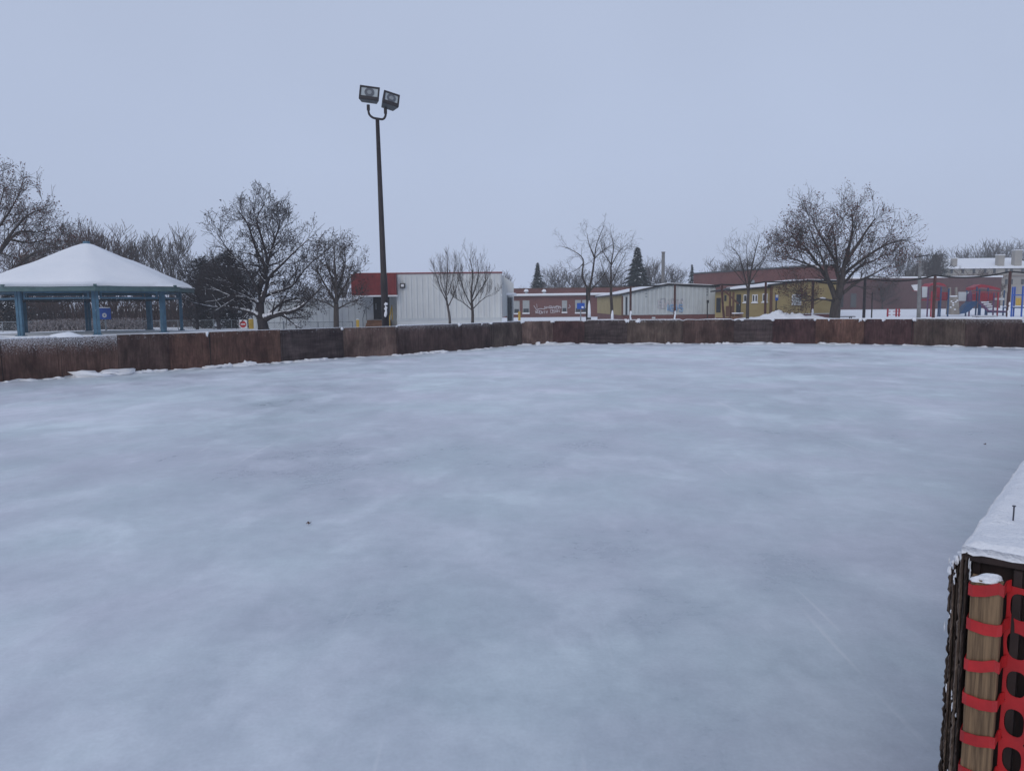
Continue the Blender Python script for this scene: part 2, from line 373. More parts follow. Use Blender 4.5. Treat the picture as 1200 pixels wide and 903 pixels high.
# ------------------------------------------------------------------ rink boards
rng = random.Random(3)
HB = 1.0
rb = thing('rink_boards', 'long weathered brown plywood hockey rink boards curving round the far side of the ice', 'rink boards', BOARD[8])
panelmat = {0:0,1:0,2:1,3:6,4:6,5:2,6:3,7:7,8:7,9:5,10:3,11:4,12:2,13:5,14:1,15:2,16:4,17:6,18:4,19:5,20:7}
joins = [p for p in LEFT[::-1]] + BOARD + RIGHT
nL = len(LEFT)
snowmb = MB()
tops = [HB + rng.uniform(-.012,.012) for _ in joins]
for i in range(len(joins)-1):
    a, bq = joins[i].copy(), joins[i+1].copy(); d = (bq-a); L = d.length; d.normalize(); nrm = Vector((-d.y, d.x, 0))
    if nrm.y < 0 and i > 1: nrm = -nrm
    k = i - nL
    mt = BM[panelmat.get(k, 1)] if k >= 0 else BM[0]
    rough_top = 7 <= k <= 15
    n = max(6, int(L/.12)); mb = MB(); th = .035; off = nrm*rng.uniform(0, .025); lean = rng.uniform(-.01,.02)
    topz = HB + rng.uniform(-.02,.015); ph = rng.random()*50
    prof = []; low = []
    for j in range(n+1):
        s_ = j/n; p = a + d*(.004 + (L-.008)*s_) + off
        zt = topz + .004*noise.noise(Vector((ph+s_*L*3,0,0)))
        if rough_top: 
            q_ = min(s_, 1-s_)*L
            zt -= .05*max(0, 1-q_/.12) + .05*max(0, noise.noise(Vector((ph+s_*L*1.6,2,0)))-.25)
        zb = .012 + .05*max(0, noise.noise(Vector((ph+s_*L*2.2, 7, 0)))) * (2.2 if k in (0,1) else 1)
        prof.append((p, zt)); low.append(zb)
    m0 = len(mb.v)
    for (p, zt), zb in zip(prof, low):
        for q_, z_, ln in ((p,zb,0),(p,zt,1),(p+nrm*th,zt,1),(p+nrm*th,zb,0)): mb.v.append(Vector((q_.x,q_.y,z_)) + nrm*lean*ln)
    for j in range(n):
        A = m0+4*j; B = A+4
        mb.f += [(A,A+1,B+1,B),(A+1,A+2,B+2,B+1),(A+2,A+3,B+3,B+2),(A+3,A,B,B+3)]
    mb.f += [(m0,m0+3,m0+2,m0+1),(m0+4*n,m0+4*n+1,m0+4*n+2,m0+4*n+3)]
    mb.build('panel', mt, rb)
    # backing post + snow lying on the top edge
    # snow on top
    run = MB()
    amp = .016 if k < 1 else .005 if k < 7 else .020 if k < 16 else .008
    for j in range(n):
        (p, zt) = prof[j]; (p2, zt2) = prof[j+1]
        h = amp + amp*1.2*noise.noise(Vector((p.x*.9, p.y*.9, 1)))
        if h < .003: continue
        h2 = h
        q_ = nrm*lean
        a0 = Vector((p.x,p.y,zt-.004))+q_-nrm*.004; a1 = Vector((p2.x,p2.y,zt2-.004))+q_-nrm*.004
        snowmb.slab([a0, a1, a1+nrm*(th+.02), a0+nrm*(th+.02)], (0,0,h+.006))
    # snow sagging over the front / clinging at seams
    for _ in range(1 if k < 7 else 2):
        if rng.random() < (.35 if k < 7 else .75):
            p = a.lerp(bq, rng.choice((0.0,.02,.98,rng.random()))); wdt = rng.uniform(.03,.10)
            snowmb.blob((p.x, p.y-.012, HB-.035), (wdt, .03, rng.uniform(.03,.09)), rng, n=9, m=7, flat=False, jit=.7)
snowmb.build('snow_cap', 'snowfine', rb, smooth=True)
# battens at joins (behind)
for i in range(nL, nL+len(BOARD)):
    p = joins[i]; mb = MB(); mb.box((p.x, p.y+.085, .49), (.09,.07,.94)); mb.build('post', 'plydark', rb)
# drifted snow at the foot of the boards
rng = random.Random(11); dr = MB()
for i in range(len(joins)-1):
    a, bq = joins[i], joins[i+1]; L = (bq-a).length; d = (bq-a).normalized(); nrm = Vector((d.y, -d.x, 0))
    for j in range(int(L/.11)):
        s_ = rng.random(); p = a + d*L*s_
        q_ = noise.noise(Vector((p.x*.55, p.y*.55, 4)))
        if q_ < -.1 + (.12 if i < 6+nL else 0): 
            if rng.random() < .7: continue
        r = rng.uniform(.06, .20); h = rng.uniform(.02,.055) + max(0, q_)*.16*rng.random()
        if rng.random() < .08: r *= 2.2; h *= 1.8
        dr.blob(p + nrm*rng.uniform(-.01,.10) + Vector((0,0,-.004)), (r*1.3, r, h), rng, n=11, m=5, jit=.5)
tag(dr.build('snow_drift', 'snowfine', smooth=True), 'low ragged drift of snow along the foot of the rink boards', 'snow', kind='stuff')
# ------------------------------------------------------------------ foreground board end
RZ = math.atan2(V.y, V.x)
def lp(v, u, z): return P0 + V*v + U*u + Vector((0,0,z))
def lbox(mb, v0, v1, u0, u1, z0, z1):
    mb.box(lp((v0+v1)/2, (u0+u1)/2, (z0+z1)/2), (abs(v1-v0), abs(u1-u0), abs(z1-z0)), RZ)
nb = thing('rink_board_end', 'near end of the rink boards at the gate, layered rotten plywood under thick snow', 'rink boards', P0)
LEN = (END-P0).length - .4
def sheet(v0, v1, u0, ztop, jag, seed, mt):
    """a plywood sheet seen on its ragged end grain"""
    r = random.Random(seed); mb = MB(); n = 110; z = 0; rows = []
    for i in range(n+1):
        zz = .004 + (ztop-.004)*i/n
        j = r.uniform(-jag, jag)*.7 + jag*noise.noise(Vector((seed*7, zz*5, 0)))*1.2 + (jag*2.2 if r.random() < .08 else 0)
        c = u0 + r.uniform(-.4,.4)*jag
        if i > n-4: j += (i-n+4)*jag*.25
        rows.append((v0+j, v1 + r.uniform(-.12,.12)*jag, c, zz))
    b0 = len(mb.v)
    for (a, bb, c, zz) in rows:
        mid_ = (a+bb)/2
        for q_ in (lp(a, c+.004, zz), lp(mid_, c-.003+r.uniform(-.003,.003), zz), lp(bb, c+.002, zz), lp(bb, LEN, zz), lp(v0+.004, LEN, zz), lp(v0+.004, .10, zz)): mb.v.append(q_)
    for i in range(n):
        for k in range(6):
            A = b0+i*6+k; B = b0+i*6+(k+1)%6
            mb.f.append((A, B, B+6, A+6))
    mb.f.append(tuple(b0+n*6+k for k in range(6)))
    return mb.build('plywood_layer', mt, nb)
sheet(-.047,-.040, .016, .940, .0030, 1, 'plyedge')
sheet(-.038,-.032, .006, .958, .0022, 4, 'plyedge2')
sheet(-.030,-.024, .012, .972, .0018, 2, 'plyedge')
sheet(-.022,-.013, .000, .980, .0016, 5, 'plyedge2')
sheet(-.011,-.003, -.004, .991, .0014, 3, 'plyedge')
mb = MB(); lbox(mb, .004,.022, .03,.10, .01,.985); mb.build('post', 'plydark', nb)
mb = MB(); lbox(mb, .003,.72, .045,.063, .01,.968); mb.build('end_panel', 'plydark', nb)
mb = MB(); lbox(mb, .10,.118, -.01,.044, .01,.966); mb.build('batten', 'plydark', nb); mb = MB(); lbox(mb, .70,.72, -.01,.044, .01,.966); mb.build('batten', 'plydark', nb)
mb = MB(); lbox(mb, -.017,.73, .0,LEN, .969,.992); mb.build('top_ledge', 'plydark', nb)
lbox(mb := MB(), .70,.718, .066,LEN, .01,.968); mb.build('back_panel', 'plydark', nb)
# snow cap: lumpy slab
mb = MB(); nu, nv = 260, 26; rows = []
def cap_h(v, u):
    h = .030 + .020*noise.noise(Vector((v*6, u*3, 2))) + .008*noise.noise(Vector((v*30,u*30,4))) + .003*noise.noise(Vector((v*90,u*90,4)))
    ed = min(v+.02, .735-v, u*1.0+.012); return h*min(1, max(.18, (ed/.035)))**.6
us = [LEN*(i/nu)**2.2 for i in range(nu+1)]
for i, u in enumerate(us):
    for k in range(nv+1):
        v = -.018 + .75*(k/nv)**1.3
        vv = v + (.006*noise.noise(Vector((u*9,1,1))) if k == 0 else 0)
        uu = u + (.006*noise.noise(Vector((v*20,5,1))) - .004 if i == 0 else 0)
        mb.v.append(lp(vv, uu, .992 + cap_h(v,u)))
for i in range(nu):
    for k in range(nv): A = i*(nv+1)+k; mb.f.append((A, A+1, A+nv+2, A+nv+1))
# skirt
def skirt(idx):
    base = len(mb.v)
    for A in idx: mb.v.append(mb.v[A] * 1.0 + Vector((0,0,-(mb.v[A].z-.990+.006*random.Random(A).random()))))
    for j in range(len(idx)-1): mb.f.append((idx[j], base+j, base+j+1, idx[j+1]))
skirt([k for k in range(nv, -1, -1)]); skirt([i*(nv+1) for i in range(nu+1)]); skirt([i*(nv+1)+nv for i in range(nu, -1, -1)])
mb.build('snow_cap', 'snowfine', nb, smooth=True)
# nail sticking out of the snow
pn = onz(1187, 609, 1.02); mb = MB()
mb.tube([pn+Vector((0,0,-.03)), pn+Vector((.001,0,.022)), pn+Vector((.001,0,.040))], [.0022,.0022,.0022], 8)
mb.tube([pn+Vector((.001,0,.040)), pn+Vector((.001,0,.0425))], [.0050,.0050], 10)
tag(mb.build('nail', 'nail', origin=pn, smooth=False), 'long steel nail standing upright in the snow on the near board end', 'nail')
# snow bits in the cracks
rng = random.Random(5); mb = MB()
for _ in range(26):
    z = rng.choice((rng.choice((.55,.78,.33))+rng.gauss(0,.03), rng.uniform(.90,.975))); v = rng.choice((-.048,-.039,-.031,-.023,-.012,.001,.004)); 
    mb.blob(lp(v+rng.uniform(-.003,.003), rng.uniform(-.006,.004), z), (.0014,.002,rng.uniform(.003,.011)), rng, n=9, m=7, flat=False, jit=.8)
for v_, z_ in ((-.0435,.940),(-.035,.958),(-.027,.972),(-.0175,.980)):
    mb.blob(lp(v_, .05, z_-.003), (.006,.012,.006), rng, n=16, m=10, flat=False, jit=.18)
    mb.blob(lp(v_-.003, .012, z_-.012), (.004,.008,.012), rng, n=12, m=8, flat=False, jit=.2)
mb.build('snow_flecks', 'snowfine', nb, smooth=True)
# wooden stake
st = thing('wooden_stake', 'pale wooden stake with snow on top wrapped in red netting', 'stake', lp(.06,-.05,0))
mb = MB(); s0, s1 = .016, .083; r_ = .003
pro = [(s0+r_,-.075),(s1-r_,-.075),(s1,-.075+r_),(s1,-.035),(s0,-.035),(s0,-.075+r_)]
n0 = 0; NZ = 30
for i in range(NZ+1):
    z = .0 + (.948)*i/NZ
    for (v, u) in pro: 
        k = .0022*noise.noise(Vector((v*50, z*6, 1)))
        mb.v.append(lp(v+k, u+k, z if i < NZ else z - .006*(v-s0)/.067))
for i in range(NZ):
    for k in range(6): mb.f.append((i*6+k, i*6+(k+1)%6, (i+1)*6+(k+1)%6, (i+1)*6+k))
mb.f.append(tuple(NZ*6+k for k in range(6))); mb.build('post', 'stake', st)
mb = MB(); mb.blob(lp((s0+s1)/2, -.055, .944), (.034,.021,.014), rng, n=24, m=9, jit=.3); 
o = mb.build('snow_cap', 'snowfine', st, smooth=True); 
# red plastic netting wrapped round the stake and across the end
net = thing('safety_netting', 'red plastic safety netting with oval holes strapped across the board end', 'netting', lp(.2,-.04,0))
mb = MB(); PZ = .100; z0 = -.02
zs = [.925 - PZ*i for i in range(10)]
def ribbon(pts, half, th=.0022):
    """flat strap through pts (v,u,z) with vertical half height"""
    for (a, b_) in zip(pts[:-1], pts[1:]):
        A = lp(*a); B = lp(*b_); 
        ha = a[3] if len(a) > 3 else half; hb = b_[3] if len(b_) > 3 else half
    n = len(pts); base = len(mb.v)
    for i, p_ in enumerate(pts):
        h = half
        d = Vector((pts[min(i+1,n-1)][0]-pts[max(i-1,0)][0], pts[min(i+1,n-1)][1]-pts[max(i-1,0)][1])); d.normalize()
        nv_, nu_ = d.y*th, -d.x*th
        for (s_, hh) in ((0,-h),(0,h),(1,h),(1,-h)): mb.v.append(lp(p_[0]+nv_*s_, p_[1]+nu_*s_, p_[2]+hh))
    for i in range(n-1):
        A = base+4*i
        for k in range(4): mb.f.append((A+k, A+(k+1)%4, A+4+(k+1)%4, A+4+k))
    mb.f.append((base+3,base+2,base+1,base)); A = base+4*(n-1); mb.f.append((A,A+1,A+2,A+3))
for i, z in enumerate(zs):
    mb = MB()
    tl = rng.uniform(-.009,.009)
    ribbon([(s0-.003,-.034,z+tl),(s0-.003,-.072,z+tl),(s0+.006,-.0785,z+tl),(.05,-.080,z-.002),(s1-.006,-.0785,z+.002-tl),(s1+.003,-.072,z+.002),(s1+.004,-.03,z+.003),(s1+.012,-.014,z+.004)], .0150)
    mb.build('strap', 'net', net)
mb = MB()
# flat mesh sheet with oval holes, gently waving
CW = .062
def npt(v, z):
    v, z = v + .006*noise.noise(Vector((v*14, z*9, 1))), z + .010*noise.noise(Vector((v*12, z*8, 5)))
    u = -.022 + .008*math.sin(v*21) + .006*math.sin(z*9+v*6); return lp(v, u, z)
for c in range(9):
    for r in range(10):
        v0 = .088 + c*CW; zc = .925 - PZ*r - PZ/2 + (.0 if c % 2 == 0 else PZ/2)
        if c % 2 and r == 9: continue
        vc = v0 + CW/2; N = 20; base = len(mb.v)
        for k in range(N):
            a = 2*PI*k/N; ca, sa = math.cos(a), math.sin(a)
            q_ = max(abs(ca), abs(sa)); ov, oz = vc + ca/q_*CW/2, zc + sa/q_*PZ/2
            e_ = 2.6
            iv = vc + math.copysign(abs(ca)**(2/e_), ca)*CW*.37; iz = zc + math.copysign(abs(sa)**(2/e_), sa)*PZ*.34
            for (vv, zz) in ((ov,oz),(iv,iz)):
                P = npt(vv, zz); mb.v.append(P); mb.v.append(P + U*.0025)
        for k in range(N):
            A = base+4*k; B = base+4*((k+1) % N)
            mb.f += [(A,B,B+2,A+2),(A+1,A+3,B+3,B+1),(A+2,B+2,B+3,A+3),(A,A+1,B+1,B)]
mb.build('mesh_sheet', 'net', net)
# ------------------------------------------------------------------ trees
class Tree:
    def __init__(s, seed): s.r = random.Random(seed); s.tr = MB(); s.cr = MB(); s.sn = MB(); s.lf = MB(); s.tw = []
    def curve(s, p, d, L, n, wander, up):
        pts = [p.copy()]; d = d.normalized()
        for i in range(n):
            d = (d + Vector((s.r.gauss(0,1), s.r.gauss(0,1), s.r.gauss(0,1)))*wander + Vector((0,0,up))).normalized()
            pts.append(pts[-1] + d*(L/n))
        return pts
    def snow(s, pts, rs, pr):
        for i in range(len(pts)-1):
            d = pts[i+1]-pts[i]
            if d.length < 1e-6: continue
            if abs(d.z)/d.length < .72 and s.r.random() < pr:
                r = rs[i]; u = Vector((0,0,1))
                a, b_ = pts[i]+u*r*.95, pts[i+1]+u*rs[i+1]*.95
                s.sn.tube([a, a.lerp(b_,.5)+u*r*.25, b_], [r*.5, r*.95, r*.5], 5)
    def leaves(s, pts, n, size):
        for _ in range(n):
            p = s.r.choice(pts) + Vector((s.r.gauss(0,1), s.r.gauss(0,1), s.r.gauss(0,1)))*size*1.3
            a = Vector((s.r.gauss(0,1), s.r.gauss(0,1), s.r.gauss(0,1))).normalized(); b_ = a.orthogonal().normalized()
            q_ = size*s.r.uniform(.5,1.2)
            s.lf.poly([p-a*q_*.6, p+b_*q_*.4, p+a*q_*.6, p-b_*q_*.4])
    def grow(s, pts, rs, level, cfg):
        r = s.r; L = sum((b_-a).length for a, b_ in zip(pts[:-1], pts[1:]))
        sides = 8 if level == 0 else 6 if level == 1 else 4 if level == 2 else 3
        (s.tr if level <= cfg.get('trunk_levels',1) else s.cr).tube(pts, rs, sides, cap=level < 2)
        if cfg.get('snow') and level <= cfg.get('snowlev',3): s.snow(pts, rs, cfg['snow']*(1 if level < 3 else .5))
        if level >= cfg['levels']:
            if cfg.get('leaf'): s.leaves(pts[1:], cfg['leaf'] if r.random() < cfg.get('leafp',1) else 0, cfg.get('leafsize',.05))
            return
        n = cfg['n'][level]; t0 = cfg.get('t0', .3) if level == 0 else .18
        dens = max(2, int(n*r.uniform(.8,1.2)))
        for k in range(dens):
            t_ = t0 + (1-t0)*(k+r.random())/dens; t_ = min(t_, .995)
            f_ = t_*(len(pts)-1); i = int(f_); q_ = f_-i
            p = pts[i].lerp(pts[i+1], q_); rr = rs[i]*(1-q_)+rs[i+1]*q_
            par = (pts[i+1]-pts[i]).normalized()
            side = par.orthogonal().normalized(); side = Matrix.Rotation(r.random()*2*PI, 3, par) @ side
            ang = rad(r.uniform(*cfg.get('ang', (28,62))))
            d = par*math.cos(ang) + side*math.sin(ang)
            if level >= 1: d = d + Vector((0,0,cfg.get('lift',.15)))
            ln = cfg['len'][level]*L*(1-.55*t_)*r.uniform(.7,1.25) if 'abs' not in cfg else cfg['abs'][level]*r.uniform(.5,1.2)*(1-.25*t_)
            cr_ = max(cfg.get('rmin',.006), rr*cfg.get('rr',.55)*r.uniform(.8,1.1)); tip = max(cfg.get('rmin',.006), cr_*.35)
            ns = 5 if level < 2 else 4 if level == 2 else 3
            cp = s.curve(p, d, ln, ns, cfg.get('wander',.13), cfg.get('up',.05))
            cs = [cr_+(tip-cr_)*j/ns for j in range(ns+1)]
            s.grow(cp, cs, level+1, cfg)
    def build(s, label, cat, base, name='bare_tree', group=None, bark='bark', leafm='leaf', twig=None):
        o = thing(name, label, cat, base, group)
        s.tr.build('trunk', bark, o, smooth=True)
        s.cr.build('crown', twig or bark, o, smooth=False)
        if s.lf.v: s.lf.build('leaves', leafm, o)
        if s.sn.v: s.sn.build('snow', 'snowfine', o, smooth=True)
        return o
def smooth_line(P, k=3):
    out = []
    n = len(P)
    for i in range(n-1):
        p0, p1, p2, p3 = P[max(i-1,0)], P[i], P[i+1], P[min(i+2,n-1)]
        for j in range(k):
            t_ = j/k; out.append(.5*((2*p1)+(p2-p0)*t_+(2*p0-5*p1+4*p2-p3)*t_*t_+(3*p1-p0-3*p2+p3)*t_**3))
    out.append(P[-1].copy()); return out
cfg2 = {21:.90, 22:.89, 23:.83, 24:.92, 25:.88, 26:.88, 27:.95, 28:.95, 29:.97}
def limb_tree(seed, D, trunk_px, limbs, r0, cfg, label, **kw):
    T = Tree(seed); r = T.r; k_ = cfg2.get(seed, 1); bx, by = trunk_px[0]
    sh = lambda P: [(bx+(x-bx)*(k_*.3+.7 if y > 340 else k_), by+(y-by)*k_) for x, y in P]
    trunk_px = sh(trunk_px); limbs = [(sh(P), q) for P, q in limbs]
    base = at(*trunk_px[0], D); g0 = gz(base.x, D)
    tp = [Vector((base.x, D, g0-.05))] + [at(x, y, D+r.uniform(-.1,.1)) for x, y in trunk_px[1:]]
    if tp[1].z < g0 + .1: tp[1].z = g0+.25
    pts = smooth_line(tp); n = len(pts)
    rs = [r0*(1.25 if i == 0 else 1)*(1-.25*i/(n-1)) for i in range(n)]
    T.tr.tube(pts, rs, 10)
    for (pl, k0) in limbs:
        dy = r.uniform(-1, 1)*cfg.get('depth', .35); Ls = 0; P = []; prev = None
        for j, (x, y) in enumerate(pl):
            p = at(x, y, D)
            if prev is not None: Ls += (p-prev).length
            prev = p
            P.append(at(x, y, D + (dy*Ls)))
        pp = smooth_line(P); m_ = len(pp); ra = r0*k0
        T.grow(pp, [ra*(1-.90*(i/(m_-1))**.75)+.006 for i in range(m_)], 1, cfg)
    return T.build(label, 'tree', Vector((base.x, D, g0)), **kw)
# --- crabapple with snow on its limbs
cfg = dict(levels=4, n={1:19,2:7,3:4}, abs={1:1.6,2:1.0,3:.6}, rr=.48, rmin=.009, snow=.85, snowlev=2, leaf=3, leafp=.3, leafsize=.09, ang=(30,70), up=.06, lift=.15, wander=.2, depth=.5)
limb_tree(21, 45, [(309,388),(308,380),(306,373)], [
    ([(306,374),(306,349),(304,328),(311,306),(302,288),(294,266),(288,248),(276,232)], .62),
    ([(309,374),(318,369),(330,366),(349,360),(365,346),(386,328)], .55),
    ([(305,374),(300,367),(288,362),(264,357),(248,357),(224,351)], .42),
    ([(303,362),(300,349),(280,333),(269,328),(250,318)], .34),
    ([(307,350),(312,333),(317,317),(333,301),(349,285),(368,268)], .40),
    ([(305,330),(314,301),(306,266),(300,242),(311,222)], .34),
    ([(304,340),(295,322),(285,306),(264,284),(247,258)], .32),
    ([(311,312),(320,280),(328,255),(330,240)], .28),
    ([(306,345),(322,338),(345,330),(362,308),(378,292)], .30),
    ([(303,352),(288,345),(268,342),(240,330)], .26),
    ([(315,366),(330,352),(350,345),(372,345)], .28)], .36, cfg,
    'big dark spreading tree with snow lying on its low limbs, between gazebo and white building', bark='barkdark', leafm='leafdark')
# --- smaller tree right of it
cfg = dict(levels=4, n={1:11,2:5,3:4}, abs={1:1.1,2:.7,3:.42}, rr=.48, rmin=.007, leaf=4, leafp=.35, leafsize=.08, ang=(30,65), up=.07, wander=.16, depth=.5)
limb_tree(22, 42, [(394,385),(394,368),(394,352)], [
    ([(394,352),(394,325),(392,300),(391,276)], .7), ([(394,350),(402,335),(412,318),(424,306)], .5), ([(393,350),(384,335),(374,318),(366,300)], .5),
    ([(394,340),(388,318),(380,295),(378,282)], .4), ([(394,338),(402,315),(406,295),(404,280)], .4), ([(394,360),(408,352),(424,345)], .3), ([(393,358),(380,350),(364,345)], .3)],
    .17, cfg, 'small round tree with clinging dark leaves just left of the red entrance canopy', leafm='leafdark')
# --- big tree right
cfg = dict(levels=4, n={1:15,2:6,3:4}, abs={1:1.8,2:1.15,3:.65}, rr=.40, rmin=.0075, leaf=4, leafp=.5, leafsize=.11, ang=(25,60), up=.05, wander=.14, depth=.45, snow=.1, snowlev=1)
limb_tree(23, 48, [(977,376),(979,360),(981,344)], [
    ([(980,346),(971,322),(960,305),(950,290),(936,271),(916,256)], .55), ([(982,345),(984,320),(982,297),(979,268),(975,241)], .5),
    ([(983,345),(989,317),(992,297),(1009,271),(1023,249),(1036,231)], .6), ([(989,317),(997,305),(1031,280),(1055,267),(1074,261)], .4),
    ([(984,341),(1009,322),(1033,310),(1056,296)], .35), ([(960,305),(945,298),(925,290),(908,285)], .28), ([(982,297),(970,275),(955,250),(945,226)], .33),
    ([(992,297),(1000,265),(1004,240),(1003,224)], .36), ([(971,322),(962,292),(950,262),(940,240)], .30), ([(979,348),(960,345),(942,348),(928,345)], .24),
    ([(985,332),(1012,300),(1035,290),(1052,280)], .3), ([(940,276),(925,272),(908,268)], .2)], .36, cfg,
    'large wide bare tree with scattered dry leaves and thick trunk before the yellow cabin', bark='bark', leafm='leaf')
# --- far left tree with reddish leaves
cfg = dict(levels=4, n={1:15,2:6,3:4}, abs={1:1.9,2:1.2,3:.65}, rr=.43, rmin=.008, leaf=3, leafp=.45, leafsize=.10, ang=(25,62), up=.03, wander=.16, depth=.4)
limb_tree(24, 48, [(-30,392),(-28,360),(-25,335)], [
    ([(-25,340),(0,323),(20,310),(38,293),(58,285),(78,288)], .5), ([(-25,335),(-5,300),(12,270),(38,240),(60,232)], .5),
    ([(-26,335),(-15,290),(-2,245),(8,205)], .5), ([(-26,335),(-30,290),(-35,240),(-25,190)], .5), ([(0,323),(25,325),(45,330)], .3), ([(0,290),(25,262),(50,262),(70,255)], .3),
    ([(-10,270),(15,235),(28,210)], .3), ([(12,270),(40,275),(66,270)], .28)], .36, cfg,
    'tall tree with rusty clinging leaves at the left edge, reaching over the gazebo roof', bark='bark', leafm='leaf')
# --- slim young trees
cfgS = dict(levels=4, n={1:13,2:4,3:3}, abs={1:.9,2:.5,3:.3}, rr=.36, rmin=.0038, ang=(20,42), up=.16, wander=.06, depth=.3)
limb_tree(25, 38, [(527,386),(527,372),(524,352)], [([(524,352),(522,335),(524,312),(525,290)], .7), ([(524,350),(515,332),(508,310)], .4), ([(525,356),(534,336),(540,312)], .4), ([(524,340),(530,322),(534,300)],.35), ([(524,345),(515,322),(516,300)],.35)],
    .075, cfgS, 'thinner of two young bare trees in front of the white building, trunk slightly crooked', group='young bare trees by the white building', bark='barkgrey')
limb_tree(26, 38, [(553,386),(554,368),(553,352)], [([(553,352),(552,335),(554,312),(550,292)], .7), ([(553,356),(543,336),(537,315)], .4), ([(553,350),(563,335),(574,318)], .4), ([(553,360),(566,346),(578,340)],.3), ([(553,344),(560,322),(562,302)],.4), ([(553,360),(542,350),(534,345)],.3)],
    .085, cfgS, 'fuller young bare tree with straight trunk nearer the right corner of white building', group='young bare trees by the white building', bark='bark')
cfgM = dict(levels=4, n={1:9,2:4,3:3}, abs={1:1.2,2:.75,3:.4}, rr=.36, rmin=.0045, ang=(30,65), up=.03, wander=.16, depth=.35, snow=.1, snowlev=1)
limb_tree(27, 50, [(691,380),(690,360),(690,338)], [([(690,338),(694,320),(697,298),(700,280),(709,258)], .7), ([(690,340),(682,320),(683,300),(672,290),(658,284)], .55), ([(690,340),(708,320),(716,305)], .4),
    ([(697,298),(690,280),(688,268)], .35), ([(683,305),(676,312),(664,318)], .25), ([(696,300),(706,290),(722,280)], .3)], .14, cfgM,
    'gnarly bare tree with snow on its lower trunk in front of the brick school', bark='bark')
limb_tree(28, 47, [(718,380),(717,362),(716,344)], [([(716,344),(716,325),(716,306),(719,286),(716,268)], .75), ([(716,330),(724,312),(734,292)], .4), ([(716,335),(708,318),(703,300)], .4), ([(716,308),(726,290),(738,280)],.3), ([(716,306),(706,290),(703,276)],.3)],
    .11, cfgM, 'upright bare tree with a straight dark trunk before the yellow end wall', bark='bark')
limb_tree(29, 46, [(876,378),(876,360),(877,340)], [([(877,340),(879,322),(882,307),(886,290),(891,272)], .7), ([(877,342),(872,320),(866,298),(856,286)], .5), ([(879,330),(890,312),(900,296)], .4), ([(877,330),(876,305),(874,282)], .4), ([(876,335),(864,320),(852,306)], .3), ([(882,315),(896,300),(902,282)],.3)],
    .11, cfgM, 'slender bare tree with upswept branches before the porch of the yellow cabin', bark='bark')
# snow stuck to lower trunks of two trees
for px, D, y0, y1, rr_ in ((690.5,50,352,372,.11),(717.5,47,361,374,.09)):
    mb = MB(); a = at(px, y1, D-.12); b_ = at(px, y0, D-.12)
    mb.tube([a, a.lerp(b_,.4), a.lerp(b_,.75), b_], [rr_, rr_*.9, rr_*.7, .02], 6)
    par = [o for o in COL.objects if o.get('label','').startswith('gnarly' if px < 700 else 'upright bare')][0]
    mb.build('snow_plaster', 'snowfine', par, smooth=True)
# --- background deciduous prototypes, unit height ~10 m
def proto(seed, spread, dens, rmin=.018, ang=(20,48), up=.14):
    T = Tree(seed); r = T.r
    c = dict(levels=3, n={0:int(24*dens),1:10,2:5}, abs={0:5.6*spread,1:2.7,2:1.5}, rr=.5, rmin=rmin, ang=ang, up=up, wander=.07, t0=.14, trunk_levels=0, lift=.35)
    pts = T.curve(Vector((0,0,-.3)), Vector((0,0,1)), 8.4, 8, .06, .1)
    T.grow(pts, [.24*(1-.85*i/8)+.02 for i in range(9)], 0, c)
    return T
PROT = []
for i, (sp, de, an, u) in enumerate([(1,1,(20,48),.14),(.85,1.1,(15,40),.2),(1.15,1,(30,60),.08),(.95,1.25,(22,50),.12),(.7,1.3,(12,34),.22)]):
    T = proto(100+i, sp, de, ang=(an[0]+8,an[1]+14), up=u); hmax = max(v.z for v in T.cr.v)
    a = T.tr.build('trunk_source', 'bark'); b_ = T.cr.build('crown_source', 'bark')
    PROT.append((a.data, b_.data, hmax)); COL.objects.unlink(a); COL.objects.unlink(b_); bpy.data.objects.remove(a); bpy.data.objects.remove(b_)
MESHC = {}
def far_tree(px, ytop, D, k, m, label, group, sx=1.0, rz=0, base=None):
    md = (k, m)
    if md not in MESHC:
        pair = []
        for me in PROT[k][:2]:
            c = me.copy(); c.materials.clear(); c.materials.append(M[m]); pair.append(c)
        MESHC[md] = pair
    top = at(px, ytop-4, D); g0 = gz(top.x, D); s_ = (top.z - g0)/PROT[k][2]; sx *= 1.25
    o = thing('bare_tree', label, 'tree', (top.x, D, g0), group)
    o.scale = (s_*sx, s_*sx, s_); o.rotation_euler.z = rz
    for nm, me in zip(('trunk','crown'), MESHC[md]):  # copies share mesh data
        c = bpy.data.objects.new(nm, me); COL.objects.link(c); c.parent = o
    return o
G1 = 'bare trees behind the gazebo'; G2 = 'bare trees beyond the school roof'; G3 = 'bare trees round the tan apartments'
